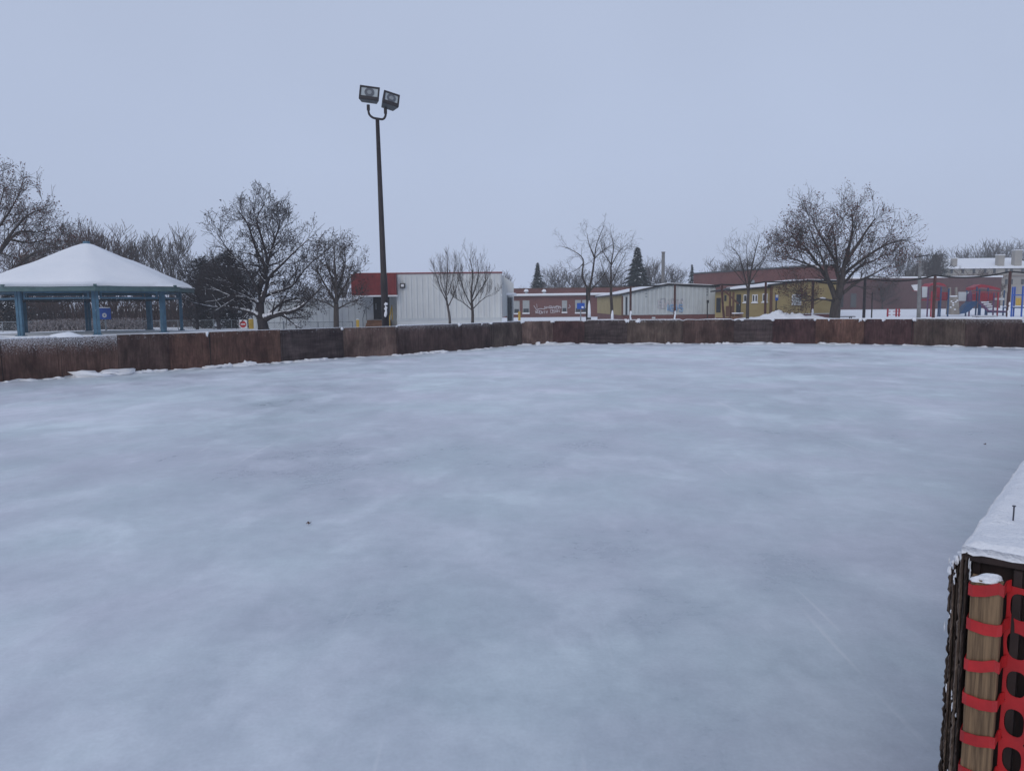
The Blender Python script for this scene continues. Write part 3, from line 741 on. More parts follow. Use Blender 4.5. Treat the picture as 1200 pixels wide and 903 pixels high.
far = [
 (226,300,60,3,'barkdark','dark twiggy bare tree right against the right tip of the gazebo roof','dark bare trees among the evergreens',1.0),
 (252,300,58,0,'barkdark','dark twiggy bare tree left of the spreading tree trunk, among evergreens','dark bare trees among the evergreens',1.0),
 (283,302,59,3,'barkdark','dark twiggy bare tree directly behind the spreading tree trunk','dark bare trees among the evergreens',.9),
 (400,312,66,0,'barkred','reddish bare tree behind the small round tree above the pale annex','bare trees behind the pale annex',.8),
 (22,266,82,2,'barkred','rusty brown bare tree showing between the left edge tree and gazebo roof',G1,1.1),
 (58,262,88,3,'barkred','reddish bare tree rising left of the gazebo roof peak',G1,1.15),
 (92,254,86,1,'barkred','tallest reddish bare tree, rising straight behind the gazebo roof peak',G1,1.1),
 (128,262,84,0,'barkred','dense brown bare tree just right of the gazebo roof peak',G1,1.1),
 (160,272,90,4,'bark','narrow bare tree above the right slope of the gazebo roof',G1,1.2),
 (198,265,80,1,'barkgrey','pale grey fan shaped bare tree beyond the right corner of gazebo roof',G1,1.15),
 (228,283,92,3,'bark','low brown bare tree between the grey fan tree and dark evergreens',G1,1.1),
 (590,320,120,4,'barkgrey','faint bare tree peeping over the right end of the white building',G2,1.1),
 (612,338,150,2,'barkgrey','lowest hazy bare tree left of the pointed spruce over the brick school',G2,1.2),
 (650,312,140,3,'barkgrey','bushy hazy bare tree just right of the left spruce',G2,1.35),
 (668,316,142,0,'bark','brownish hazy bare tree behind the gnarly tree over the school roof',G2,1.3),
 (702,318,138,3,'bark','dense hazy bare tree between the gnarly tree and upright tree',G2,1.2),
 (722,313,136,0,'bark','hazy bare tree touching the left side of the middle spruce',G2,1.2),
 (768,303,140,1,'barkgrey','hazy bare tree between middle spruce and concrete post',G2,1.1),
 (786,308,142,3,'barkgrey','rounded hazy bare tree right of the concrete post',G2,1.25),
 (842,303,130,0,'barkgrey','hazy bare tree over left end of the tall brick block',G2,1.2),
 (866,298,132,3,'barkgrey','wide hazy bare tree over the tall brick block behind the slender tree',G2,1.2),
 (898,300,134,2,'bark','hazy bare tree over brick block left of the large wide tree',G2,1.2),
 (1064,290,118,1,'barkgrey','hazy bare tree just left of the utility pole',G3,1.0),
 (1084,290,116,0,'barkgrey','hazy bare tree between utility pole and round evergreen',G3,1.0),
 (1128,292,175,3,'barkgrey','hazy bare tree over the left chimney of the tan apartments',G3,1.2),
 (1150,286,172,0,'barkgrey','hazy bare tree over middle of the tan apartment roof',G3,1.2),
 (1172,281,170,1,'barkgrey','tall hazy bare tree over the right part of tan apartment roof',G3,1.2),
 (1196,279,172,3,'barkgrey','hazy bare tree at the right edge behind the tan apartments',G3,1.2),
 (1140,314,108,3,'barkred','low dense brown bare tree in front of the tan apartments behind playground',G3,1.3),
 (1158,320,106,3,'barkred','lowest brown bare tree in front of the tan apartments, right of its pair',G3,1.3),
 (1036,318,104,2,'bark','bare tree behind the right side of the large wide tree',G3,1.2),
]
for i, (px, yt, D, k, m_, lb, gp, sx_) in enumerate(far): far_tree(px, yt, D, k, m_, lb, gp, sx_, rz=i*1.3)
# --- conifers
def conifer(px, ytop, D, wid, seed, label, n=1500, m='needle', shape='cone', group=None, snowp=.06, base=0):
    r = random.Random(seed); top = at(px, ytop, D); g0 = gz(top.x, D); H = top.z - g0; R = wid/F*D/2
    o = thing('spruce' if shape == 'cone' else 'evergreen_tree', label, 'tree', (top.x, D, g0), group)
    tr = MB(); tr.tube([Vector((top.x,D,g0-.1)), Vector((top.x,D,g0+H*.9))], [.03*H, .01*H], 7); tr.build('trunk', 'barkdark', o)
    cr = MB(); sn = MB(); c = Vector((top.x, D, g0))
    for i in range(n):
        a = r.random()*2*PI
        if shape == 'cone':
            h = r.random()**1.6; lay = (h*15) % 1.0
            rad_ = R*(1-h)**1.1*(.38+.75*(1-lay)) * (1+.75*noise.noise(Vector((a*1.5, h*11, seed))))
            q_ = r.uniform(.25,1)**.5; z = H*(.08+.92*h) - q_*rad_*.25
            rr_ = rad_*q_ + .03*R; sz = (.07+.13*(1-h))*R*r.uniform(.7,1.3)
        else:
            h = r.uniform(0,1); nz_ = 1+.85*noise.noise(Vector((math.cos(a)*1.6, math.sin(a)*1.6+seed, h*4)))
            prof_ = (math.sin(PI*min(1,(.12+h*.88)))**.5 if h > .45 else .93+.0*h) 
            if h > .45: prof_ = math.sqrt(max(0, 1-((h-.45)/.55)**2))
            q_ = r.random()**.6; z = H*h*(1+.12*noise.noise(Vector((a*1.5,seed,q_*2)))); rr_ = R*prof_*q_*nz_; sz = (.11 if m == 'needledk' else .14)*R*r.uniform(.5,1.2)
        p = c + Vector((math.cos(a)*rr_, math.sin(a)*rr_, z))
        dout = Vector((math.cos(a), math.sin(a), -.35 if shape == 'cone' else r.uniform(-.5,.9))).normalized(); sd = Vector((-math.sin(a), math.cos(a), r.uniform(-.3,.3)))
        tip = p + dout*sz*1.5
        (cr).poly([p - sd*sz*.5, tip, p + sd*sz*.5, p - dout*sz*.4 + Vector((0,0,sz*.25))])
        if r.random() < snowp: sn.poly([q + Vector((0,0,.04*R)) for q in (p - sd*sz*.4, tip*.8+p*.2, p + sd*sz*.4)])
    cr.build('crown', m, o)
    if sn.v: sn.build('snow', 'snowfine', o)
    return o
conifer(630, 308, 138, 36, 1, 'small pointed spruce over the brick school roof, left of the bare trees', 2600, group='spruces beyond the school')
conifer(747, 290, 120, 54, 2, 'tallest spruce, dark and broad, in the middle over the low school roof', 4600, snowp=.12, group='spruces beyond the school')
conifer(811, 310, 130, 27, 3, 'narrowest spruce beside the left end of the tall brick block', 1500, group='spruces beyond the school')
conifer(1097, 299, 125, 34, 4, 'round dark evergreen between the utility pole and tan apartments', 2600, shape='round')
conifer(236, 306, 66, 46, 5, 'dark dense evergreen next to the right corner of the gazebo roof', 4200, 'needledk', 'round', 'dark evergreens behind the spreading tree')
conifer(268, 298, 64, 56, 6, 'widest dark evergreen behind the spreading tree', 4600, 'needledk', 'round', 'dark evergreens behind the spreading tree')
conifer(296, 318, 62, 36, 7, 'lowest dark evergreen just behind the trunk of the spreading tree', 2600, 'needledk', 'round', 'dark evergreens behind the spreading tree')
conifer(8, 345, 66, 46, 8, 'low dark evergreen seen under the left part of the gazebo roof', 2600, 'needledk', 'round', 'dark evergreens behind the gazebo', snowp=.1)
# ------------------------------------------------------------------ hedges (frosted twig thicket behind gazebo)
r = random.Random(9)
def thicket(px0, px1, ytop, D, label, n, m='twigfrost'):
    a = at(px0, ytop, D); b_ = at(px1, ytop, D); mb = MB(); H = a.z
    for i in range(n):
        t_ = r.random(); p = a.lerp(b_, t_); g0 = gz(p.x, D); hh = H*r.uniform(.6,1.05)
        q0 = Vector((p.x, D+r.uniform(-.6,.6), g0)); q1 = q0 + Vector((r.gauss(0,.25), r.gauss(0,.2), hh*.6)); q2 = q1 + Vector((r.gauss(0,.3), r.gauss(0,.2), hh*.4))
        mb.tube([q0,q1,q2], [.03,.022,.012], 3, cap=False)
    o = mb.build('hedge', m, origin=Vector(((a.x+b_.x)/2, D, 0))); tag(o, label, 'hedge'); return o
thicket(30, 108, 375, 58, 'frosted twiggy hedge seen under the left half of the gazebo roof', 520)
thicket(128, 172, 374, 60, 'frosted twiggy hedge right of the blue sign under the gazebo', 260)
thicket(108, 128, 378, 62, 'short darker twiggy hedge behind the blue sign under the gazebo', 90, 'bark')
thicket(20, 112, 347, 70, 'tall reddish brown brushwood behind the left half of the gazebo', 620, 'barkred')
thicket(112, 245, 345, 72, 'tall reddish brown brushwood behind the right half of the gazebo', 760, 'barkred')
# ------------------------------------------------------------------ gazebo
def gazebo():
    o = thing('gazebo', 'octagonal park gazebo with snow covered roof and blue steel posts', 'gazebo', GZ)
    c = Vector((GZ.x, GZ.y, 0)); NS = 8; ph0 = math.atan2(-GZ.y, -GZ.x) + rad(2.5)   # a corner towards the camera
    z0 = .33; ze = 2.72; RP, RE = 4.75, 5.6
    def pt(R_, k, z): a = ph0 + k*2*PI/NS; return c + Vector((math.cos(a)*R_, math.sin(a)*R_, z))
    mb = MB(); mb.slab([pt(5.0,k,z0-.4) for k in range(NS)], (0,0,.44)); mb.build('floor_slab', 'snow', o)
    for k in range(NS):
        mb = MB(); p = pt(RP, k, 0); a = ph0 + k*2*PI/NS; tg = Vector((-math.sin(a), math.cos(a), 0)); rd = Vector((math.cos(a), math.sin(a), 0))
        for s_ in (-1,1): mb.box(p + tg*.085*s_ + Vector((0,0,(z0+ze)/2+.02)), (.15-.02*s_,.155,ze-z0-.04), a)
        mb.box(p + Vector((0,0,z0+.06)), (.34,.42,.05), a); 
        mb.build('post', 'steelblue', o)
    for k in range(NS):
        mb = MB(); a, b_ = pt(RP,k,0), pt(RP,k+1,0); d = (b_-a).normalized(); a2, b2_ = a+d*.24, b_-d*.24
        for z, h in ((ze-.12,.10),(ze-.42,.10)): mb.bar(a2+Vector((0,0,z)), b2_+Vector((0,0,z)), .08, h)
        for q_ in (a2+d*.06, b2_-d*.06): mb.bar(q_+Vector((0,0,ze-.17)), q_+Vector((0,0,ze-.37)), .08, .09)
        mb.build('beam', 'steelblue', o)
        mb = MB(); a, b_ = pt(RP-.4,k,ze-.52), pt(RP-.4,k+1,ze-.52); mb.bar(a, b_, .05, .05); mb.build('inner_rail', 'black', o)
        mb = MB(); A, B = pt(RE,k,ze), pt(RE,k+1,ze); A2, B2 = pt(RE-.06,k,ze), pt(RE-.06,k+1,ze)
        mb.slab([A-Vector((0,0,.08)),B-Vector((0,0,.08)),B2-Vector((0,0,.08)),A2-Vector((0,0,.08))], (0,0,.29)); mb.build('fascia', 'steelteal', o)
    # roof deck and underside
    mb = MB(); apex = c + Vector((0,0,5.28))
    for k in range(NS):
        mb.poly([pt(RE-.07,k,ze+.02), pt(RE-.07,k+1,ze+.02), c+Vector((0,0,5.0))])
        mb.poly([pt(RE-.07,k,ze+.15), c+Vector((0,0,5.2)), pt(RE-.07,k+1,ze+.15)])
    mb.build('roof', 'steelteal', o)
    # rafters
    for k in range(NS):
        mb = MB(); mb.bar(pt(RE-.1,k,ze+.0), c+Vector((0,0,4.9)), .10, .14); mb.build('rafter', 'steelblue', o)
    # snow: rounded pyramid, slightly sagging over the fascia
    mb = MB(); rings = 16; seg = 6
    for i in range(rings+1):
        t_ = i/rings; R_ = (RE+.05)*(1-t_)
        for k in range(NS):
            for j in range(seg):
                A, B = pt(R_,k,0), pt(R_,k+1,0); P = A.lerp(B, j/seg)
                z = ze+.22 + (5.42-ze-.22)*t_ + .07*noise.noise(P*.6) + .02*noise.noise(P*2.1) + .10*min(1,t_*14)
                if i == rings: P = c + Vector((0,0,0)); z = 5.46
                mb.v.append(Vector((P.x, P.y, z-.05*(i == 0))))
    n = NS*seg
    for i in range(rings):
        for k in range(n): mb.f.append((i*n+k, i*n+(k+1)%n, (i+1)*n+(k+1)%n, (i+1)*n+k))
    base = len(mb.v); mb.v += [Vector((v.x,v.y,ze+.19)) for v in mb.v[:n]]
    for k in range(n): mb.f.append((base+k, base+(k+1)%n, (k+1)%n, k))
    mb.build('roof_snow', 'snow', o, smooth=True)
    mb = MB(); mb.tube([c+Vector((0,0,5.40)), c+Vector((0,0,5.56))], [.22,.16], 8); mb.build('roof_cap', 'steelblue', o)
    for k in (7,0,1):
        mb = MB(); mb.box(pt(RE+.02,k,ze+.22), (.12,.16,.1), ph0+k*2*PI/NS); mb.build('bracket', 'steelteal', o)
gazebo()
# ------------------------------------------------------------------ shovelled snow pile
pc_ = at(915, 364, 47); mb = MB(); nxx, nyy = 110, 26
for j in range(nyy+1):
    for i in range(nxx+1):
        x = -3.2 + 7.6*i/nxx; y = -1.3 + 2.6*j/nyy
        h = .30*math.exp(-((x-.0)/.55)**2) + .26*math.exp(-((x-.9)/.45)**2) + .20*math.exp(-((x+.8)/.6)**2) + .14*math.exp(-((x-2.0)/.8)**2) + .08*math.exp(-((x+2)/.9)**2)
        h *= math.exp(-(y/.75)**2); P = Vector((pc_.x+x, 47+y, 0))
        h *= 1 + .5*noise.noise(P*1.6) + .35*noise.noise(P*4.5)
        e_ = min(i, nxx-i, j*2, (nyy-j)*2)/8
        mb.v.append(Vector((P.x, P.y, .62 + (h*1.3 if e_ >= 1 else h*1.3*e_ - .6*(1-e_)))))
for j in range(nyy):
    for i in range(nxx): A = j*(nxx+1)+i; mb.f.append((A, A+1, A+nxx+2, A+nxx+1))
tag(mb.build('snow_pile', 'snowfine', smooth=True, origin=(pc_.x,47,.3)), 'lumpy pile of shovelled snow before the yellow cabin left of the large wide tree', 'snow pile')
# ------------------------------------------------------------------ signs
def post_sign(px, yt, yb, D, name, label, cat, bm, wpx, hpx, postm='metal', face=None, pr=.05):
    a = at(px, (yt+yb)/2, D); top = at(px, yt, D); g0 = gz(a.x, D); hw = wpx/F*D; hh = hpx/F*D
    o = thing(name, label, cat, (a.x, D, g0))
    mb = MB(); mb.tube([Vector((a.x,D,g0-.05)), Vector((a.x,D,top.z-hh*.1))], [pr,pr], 8); mb.build('post', postm, o)
    mb = MB(); mb.box((a.x, D-.09, top.z-hh/2), (hw,.06,hh)); mb.build('panel', bm, o)
    return o, Vector((a.x, D-.123, top.z-hh/2)), hw, hh
# blue sign with white disc, under the gazebo
o, c, hw, hh = post_sign(123, 361, 375, 49, 'park_sign', 'blue sign with a white round mark on a post, seen under the gazebo', 'sign', 'blue', 15, 13)
mb = MB(); mb.tube([c+Vector((.03,.0,-.1)), c+Vector((.03,-.008,-.1))], [.15,.15], 20); mb.build('emblem', 'white', o)
mb = MB(); mb.tube([c+Vector((.03,-.009,-.1)), c+Vector((.03,-.013,-.1))], [.045,.045], 12); mb.build('emblem_dot', 'blue', o)
mb = MB(); mb.box(c+Vector((0,.03,hh/2+.03)), (hw*.9,.08,.05)); mb.build('snow', 'snowfine', o)
# do-not-enter sign
o, c, hw, hh = post_sign(285.5, 374.5, 388, 56, 'no_entry_sign', 'white square no entry sign with red disc on the chain link fence', 'sign', 'white', 9.5, 10.5)
mb = MB(); mb.tube([c, c+Vector((0,-.008,0))], [.25,.25], 24); mb.build('disc', 'signred', o)
mb = MB(); mb.box(c+Vector((0,-.012,0)), (.34,.006,.08)); mb.build('bar', 'white', o)
# blue sign in front of the school
o, c, hw, hh = post_sign(680.5, 355, 366, 60, 'park_sign', 'blue sign on a thin post before the brick school beside the gnarly tree', 'sign', 'blue', 9, 7)
mb = MB(); mb.blob(c+Vector((.14,-.02,-.1)), (.10,.03,.08), r, flat=False); mb.build('snow', 'snowfine', o, smooth=True)
# small signs by the portables
o, c, hw, hh = post_sign(829, 351.5, 372, 57, 'parking_sign', 'small dark sign on a short post at the right end of the grey wall', 'sign', 'recess', 2.6, 3.5, 'recess', pr=.04)
o, c, hw, hh = post_sign(909.5, 345.5, 372, 50, 'parking_sign', 'small blue and white sign on a post behind the snow pile', 'sign', 'blue', 3.2, 6.5, 'recess', pr=.04)
mb = MB(); mb.box(c+Vector((0,-.002,.1)), (hw*.8,.008,hh*.5)); mb.build('notice', 'white', o)
# yellow bollards
def bollard(px, yt, D, h_r, label, gl):
    top = at(px, yt, D); g0 = gz(top.x, D)
    o = thing('bollard', label, 'bollard', (top.x, D, g0), gl)
    mb = MB(); mb.tube([Vector((top.x,D,g0-.05)), Vector((top.x,D,top.z-.05)), Vector((top.x,D,top.z))], [h_r,h_r,h_r*.6], 12); mb.build('post', 'ypaint', o)
    mb = MB(); mb.blob((top.x,D,top.z-.02), (h_r*.9,h_r*.9,.05), r, n=10); mb.build('snow', 'snowfine', o, smooth=True)
bollard(294, 373, 52, .17, 'thick yellow bollard beside the no entry sign', 'yellow bollards')
bollard(419, 374, 44, .09, 'thin yellow bollard left of the wooden steps', 'yellow bollards')
# ------------------------------------------------------------------ chain link fences
def fence(px0, px1, yt, D, npost, label, gp='chain link fences'):
    a = at(px0, yt, D); b_ = at(px1, yt, D); L = b_.x-a.x; H = (a.z+b_.z)/2
    o = thing('chain_link_fence', label, 'fence', ((a.x+b_.x)/2, D, 0), gp)
    for i in range(npost+1):
        x = a.x + L*i/npost; mb = MB(); big_ = i % 3 == 1
        mb.tube([Vector((x,D,gz(x,D)-.05)), Vector((x,D,H+(.1 if big_ else .03)))], [.05 if big_ else .032]*2, 8); mb.build('post', 'metal', o)
    mb = MB(); mb.tube([Vector((a.x,D,H)), Vector((b_.x,D,H))], [.022,.022], 6); mb.build('top_rail', 'metal', o)
    mb = MB(); s_ = .16; hgt = H-.05; x = a.x - hgt
    while x < b_.x:
        for dx in (hgt, ):
            p, q_ = Vector((x,D+.03,.03)), Vector((x+dx,D+.03,H-.02))
            p2, q2 = Vector((x+dx,D+.034,.03)), Vector((x,D+.034,H-.02))
            for (A, B) in ((p,q_),(p2,q2)):
                if min(A.x,B.x) >= a.x and max(A.x,B.x) <= b_.x: mb.tube([A,B], [.0045,.0045], 3, cap=False)
        x += s_
    mb.build('wire_mesh', 'metal', o)
fence(104, 292, 375.5, 60, 9, 'chain link fence running from behind the gazebo to the no entry sign')
fence(312, 413, 377.5, 50, 5, 'chain link fence in front of the low pale wall beside the spreading tree')
fence(-40, 45, 377, 62, 4, 'chain link fence at the far left behind the gazebo')
# ------------------------------------------------------------------ houses behind the gazebo
def house(px0, px1, yeave, yridge, D, depth, m, label, win=3, name='house', cat='house', roofc='snow', chim=None):
    a = at(px0, yeave, D); b_ = at(px1, yeave, D); ze = (a.z+b_.z)/2; zr = at((px0+px1)/2, yridge, D+depth/2).z
    o = thing(name, label, cat, ((a.x+b_.x)/2, D, 0)); mb = MB(); cx = (a.x+b_.x)/2; L = b_.x-a.x
    mb.box((cx, D+depth/2, ze/2-.1), (L, depth, ze+.2)); mb.build('wall', m, o)
    mb = MB(); e_ = .5
    A = [(a.x-e_, D-e_, ze), (b_.x+e_, D-e_, ze), (b_.x+e_, D+depth/2, zr), (a.x-e_, D+depth/2, zr)]
    B = [(a.x-e_, D+depth+e_, ze), (a.x-e_, D+depth/2, zr), (b_.x+e_, D+depth/2, zr), (b_.x+e_, D+depth+e_, ze)]
    mb.slab(A, (0,0,.22)); mb.slab(B, (0,0,.22)); rf = mb.build('roof', roofc, o)
    for x in (a.x+.02, b_.x-.02):
        mb = MB(); mb.slab([(x-.01,D,ze-.01),(x-.01,D+depth,ze-.01),(x-.01,D+depth/2,zr)], (.02,0,0)); mb.build('gable', m, o)
    for i in range(win):
        x = a.x + L*(i+.5)/win; mb = MB(); mb.box((x, D-.02, ze-1.25), (1.2,.06,1.1)); mb.build('window', 'dark', o)
    for cpx, cyt, wd, dep in (chim or []):
        p = at(cpx, cyt, D+dep); mb = MB(); mb.box((p.x, D+dep, (p.z+ze-1)/2), (wd, wd*.8, p.z-ze+1)); mb.build('chimney', m, rf)
        mb = MB(); mb.box((p.x, D+dep, p.z+.06), (wd*1.1, wd*.9, .12)); mb.build('chimney_snow', 'snow', o)
    return o
house(50, 76, 370, 366, 88, 7, 'house', 'small brown house with snowy roof behind the left half of gazebo', 2)
house(140, 205, 364, 358.5, 84, 9, 'housetan', 'long tan house with snowy roof behind the right gazebo posts', 4)
house(188, 235, 362, 357, 92, 8, 'housetan', 'grey brown garage house behind the rightmost gazebo post', 2)
house(-40, 20, 362, 345, 96, 10, 'house', 'dark brown house at the far left behind the evergreen', 3)
o = thing('apartment_tower', 'pale flat topped building far behind the left part of the gazebo roof', 'building', at(37,340,150).xy.to_3d())
p = at(37, 299, 150); mb = MB(); mb.box((p.x,150,p.z/2), (2.4,4,p.z)); mb.build('wall','housetan',o); mb = MB(); mb.box((p.x,150,p.z+.1),(2.6,4.2,.2)); mb.build('roof','snow',o)
# ------------------------------------------------------------------ wall faces with features
class Face:
    def __init__(s, p0, p1): s.p0 = Vector((p0.x,p0.y,0)); s.p1 = Vector((p1.x,p1.y,0)); s.d = (s.p1-s.p0).normalized(); s.L = (s.p1-s.p0).length; s.n = Vector((s.d.y,-s.d.x,0)); s.rz = math.atan2(s.d.y, s.d.x)
    def hit(s, px, py):
        d = ray(px, py); t_ = (s.p0-EYE).dot(s.n)/d.dot(s.n); P = EYE + d*t_; return (P-s.p0).dot(s.d), P.z
    def P(s, a, z, o=0): return s.p0 + s.d*a + s.n*o + Vector((0,0,z))
    def box(s, mb, a0, a1, z0, z1, o0=0, o1=.05): mb.box(s.P((a0+a1)/2, (z0+z1)/2, (o0+o1)/2), (abs(a1-a0), abs(o1-o0), abs(z1-z0)), s.rz); return mb
    def pbox(s, mb, x0, y0, x1, y1, o0=0, o1=.05):
        a0, za = s.hit(x0, y0); a1, zb = s.hit(x1, y1); s.box(mb, a0, a1, min(za,zb), max(za,zb), o0, o1); return mb
    def ribs(s, mb, a0, a1, z0, z1, step=.3, w_=.05, dep=.03):
        n = max(1, int((a1-a0)/step))
        for i in range(n): 
            a = a0 + (i+.5)*(a1-a0)/n; s.box(mb, a-w_/2, a+w_/2, z0, z1, .002, dep)
        return mb
    def stroke(s, mb, pts, wpx=.5, o=.04):
        P = [s.hit(*p) for p in pts]; w_ = wpx/F*s.p0.y
        for (a, z), (a2, z2) in zip(P[:-1], P[1:]): mb.bar(s.P(a,z,o), s.P(a2,z2,o), .006, w_) if False else mb.tube([s.P(a,z,o), s.P(a2,z2,o)], [w_/2,w_/2], 5)
def G(px, D): q_ = at(px, 360, D); return Vector((q_.x, D, 0))
def win(f, o, x0, y0, x1, y1, sill=True, frame=None, pane='dark', name='window', mull=0):
    mb = MB(); f.pbox(mb, x0, y0, x1, y1, .0, .05); w_ = mb.build(name, frame or 'white', o)
    a0, z1 = f.hit(x0, y0); a1, z0 = f.hit(x1, y1); m_ = .08
    n = mull+1
    mb = MB()
    for i in range(n):
        f.box(mb, a0+(a1-a0)*i/n+m_*.7, a0+(a1-a0)*(i+1)/n-m_*.7, z0+m_, z1-m_, .035, .058)
    mb.build('pane', pane, w_)
    if sill: mb = MB(); f.box(mb, a0-.05, a1+.05, z0-.08, z0, .0, .14); mb.build('sill', 'snowfine', w_)
# white building with red canopy
wb = thing('white_building', 'long low white ribbed building with red roof trim and red entrance canopy', 'building', G(530,48))
a, b_ = G(465,48), G(588,48.3); fr = Face(a, b_); HW = fr.hit(520,320.5)[1]
mb = MB(); fr.box(mb, 0, fr.L, -.1, HW, -20, 0); mb.build('wall', 'whitewall', wb)
mb = MB(); fr.ribs(mb, 0, fr.L, .9, HW-.1, .34, .15, .06); mb.build('siding_ribs', 'whitewall', wb)
mb = MB(); fr.box(mb, -.02, fr.L+.02, .75, .9, .0, .04); mb.build('base_trim', 'palewall', wb)
mb = MB(); fr.box(mb, -2.6, fr.L+.06, HW+.002, HW+.075, -20.06, .08); mb.build('roof_trim', 'redtrim', wb)
mb = MB(); fr.box(mb, -2.6, fr.L, HW+.078, HW+.115, -19.9, .0); mb.build('roof_snow', 'snow', wb)
a0 = fr.hit(413.5, 350)[0]; zc0 = fr.hit(440,346)[1]
mb = MB(); fr.box(mb, a0, .05, zc0, HW, -3, .5); cn = mb.build('canopy', 'red', wb)
mb = MB(); fr.ribs(mb, a0, .05, zc0, HW, .22, .04); 
for v in mb.v: v += fr.n*.5
mb.build('ribs', 'red', cn)
mb = MB(); fr.box(mb, a0-.05, .12, zc0-.09, zc0-.003, -3, .56); mb.build('canopy_edge', 'white', cn)
mb = MB(); fr.box(mb, a0+.2, -.002, -.1, zc0-.1, -4, -1.6); mb.build('entrance_wall', 'palewall', wb)
ad0, ad1 = fr.hit(432,360)[0], fr.hit(453,360)[0]
mb = MB(); fr.box(mb, ad0+.1, ad1, .85, 2.55, -1.6, -1.54); dd = mb.build('door', 'recess', wb)
mb = MB(); fr.box(mb, ad0-.02, ad0+.08, .85, 2.6, -1.6, -1.5); fr.box(mb, ad1+.02, ad1+.12, .85, 2.6, -1.6, -1.5); mb.build('door_frame', 'palewall', wb)
mb = MB(); fr.box(mb, ad1-.9, ad1-.85, 1.5, 1.9, -1.54, -1.48); mb.build('handle', 'metal', dd)
mb = MB(); fr.pbox(mb, 469, 332, 475, 337.5, 0, .25); fl = mb.build('wall_lamp', 'recess', wb)
mb = MB(); fr.pbox(mb, 470.2, 333.2, 473.8, 336, .252, .262); mb.build('lens', 'white', fl)
# steps
sp_ = MB(); 
for i in range(4): fr.box(sp_, ad0-.3, ad1+.1, .0, .8-.18*i, -1.5+.45*i, -1.05+.45*i)
so_ = sp_.build('steps', 'wood', wb)
for x in (ad0-.35, ad1+.2):
    mb = MB(); mm = 'metal' if x < ad0 else 'ypaint'
    mb.tube([fr.P(x,0,.3), fr.P(x,.95,.3), fr.P(x,1.75,-1.3), fr.P(x,.8,-1.3)], [.035]*4, 6); mb.build('handrail', mm, wb)
# right side: door hood, railings
sf = Face(b_, G(602,68)); mb = MB(); sf.ribs(mb, 0, sf.L, .9, HW-.1, .5); mb.build('side_ribs', 'whitewall', wb)
mb = MB(); sf.box(mb, 7, 9, 0, 2.3, 0, .4); mb.build('porch', 'metal', wb)
mb = MB(); sf.box(mb, 5.8, 9.2, 2.42, 2.56, 0, .65); mb.build('porch_roof', 'snow', wb)
mb = MB(); sf.box(mb, 5.92, 5.99, .3, 2.2, .1, .4); mb.build('porch_window', 'dark', wb)
mb = MB()
for u_ in (0,1.1,2.2): mb.tube([sf.P(u_,0,1.1), sf.P(u_,1.25,1.1)], [.045]*2, 6)
mb.tube([sf.P(0,1.22,1.1), sf.P(2.6,1.22,1.1)], [.04]*2, 6); mb.tube([sf.P(0,.7,1.1), sf.P(2.6,.7,1.1)], [.035]*2, 6)
mb.build('side_railing', 'ypaint', wb)
# yellow hoop barrier at the wall foot
p = at(577, 379.5, 42); mb = MB()
o = thing('yellow_barrier', 'low yellow rail barrier at the foot of the white building right corner', 'barrier', (p.x, 42, gz(p.x,42)))
for z in (p.z, p.z-.22): mb.tube([Vector((p.x-.55,42,z)), Vector((p.x+.5,42,z))], [.05]*2, 8)
mb.build('rail', 'ypaint', o)
for x in (p.x-.5, p.x, p.x+.45): mb = MB(); mb.tube([Vector((x,42.02,gz(x,42)-.05)), Vector((x,42.02,p.z))], [.04]*2, 8); mb.build('post', 'ypaint', o)
# low pale wall left of it
lw = thing('pale_annex', 'low pale grey annex wall between the spreading tree and red canopy', 'building', G(370,51))
f2 = Face(G(296,54), G(427,51)); zt = f2.hit(400,352)[1]
mb = MB(); f2.box(mb, 0, f2.L, -.1, zt, -10, 0); mb.build('wall', 'palewall', lw)
mb = MB(); f2.ribs(mb, 0, f2.L, .3, zt-.05, .5); mb.build('siding_ribs', 'palewall', lw)
mb = MB(); f2.box(mb, -.1, f2.L, zt+.002, zt+.16, -10.1, .12); mb.build('roof_snow', 'snow', lw)
# ------------------------------------------------------------------ portable classrooms
def portable(pxA, DA, pxR, yEaveA, DB, pxP, yPeak, yEaveR, front, side, label, name='portable_classroom'):
    A = G(pxA, DA); R_ = G(pxR, DA)
    f = Face(A, R_); ze = f.hit(pxA, yEaveA)[1]; am, zp = f.hit(pxP, yPeak); zr = f.hit(pxR, yEaveR)[1]; o = thing(name, label, 'cabin', A)
    dep = DB-DA; L = f.L
    mb = MB(); mb.slab([f.P(0,.75,0), f.P(L,.75,0), f.P(L,zr,0), f.P(am,zp,0), f.P(0,ze,0)], -f.n*.1); mb.build('front_wall', front, o)
    mb = MB(); f.box(mb, 0, .1, .75, ze-.003, -dep, -.102); f.box(mb, L-.1, L, .75, zr-.003, -dep, -.102); f.box(mb,.1,L-.1,.75,ze,-dep,-dep+.1); mb.build('side_wall', side, o)
    mb = MB(); f.box(mb, .03, L-.03, -.1, .745, -dep+.03, -.03); mb.build('brick_skirt', 'brick', o)
    rf = None
    for nm, m_, dz, th_, ff, bb, ex in (('roof','recess',0,.13,.25,-dep-.2,.25),('roof_snow','snow',.133,.05,.10,-dep-.15,.2)):
        mb = MB()
        for (x0, z0_, x1, z1_) in ((-ex, ze-.05+dz, am, zp+.01+dz), (am, zp+.01+dz, L+ex, zr-.03+dz)):
            mb.slab([f.P(x0,z0_,ff), f.P(x1,z1_,ff), f.P(x1,z1_,bb), f.P(x0,z0_,bb)], (0,0,th_))
        q_ = mb.build(nm, m_, rf or o); rf = rf or q_
    o_am[o.name] = (am, ze, zp, zr)
    return o, f, ze, zp
o_am = {}
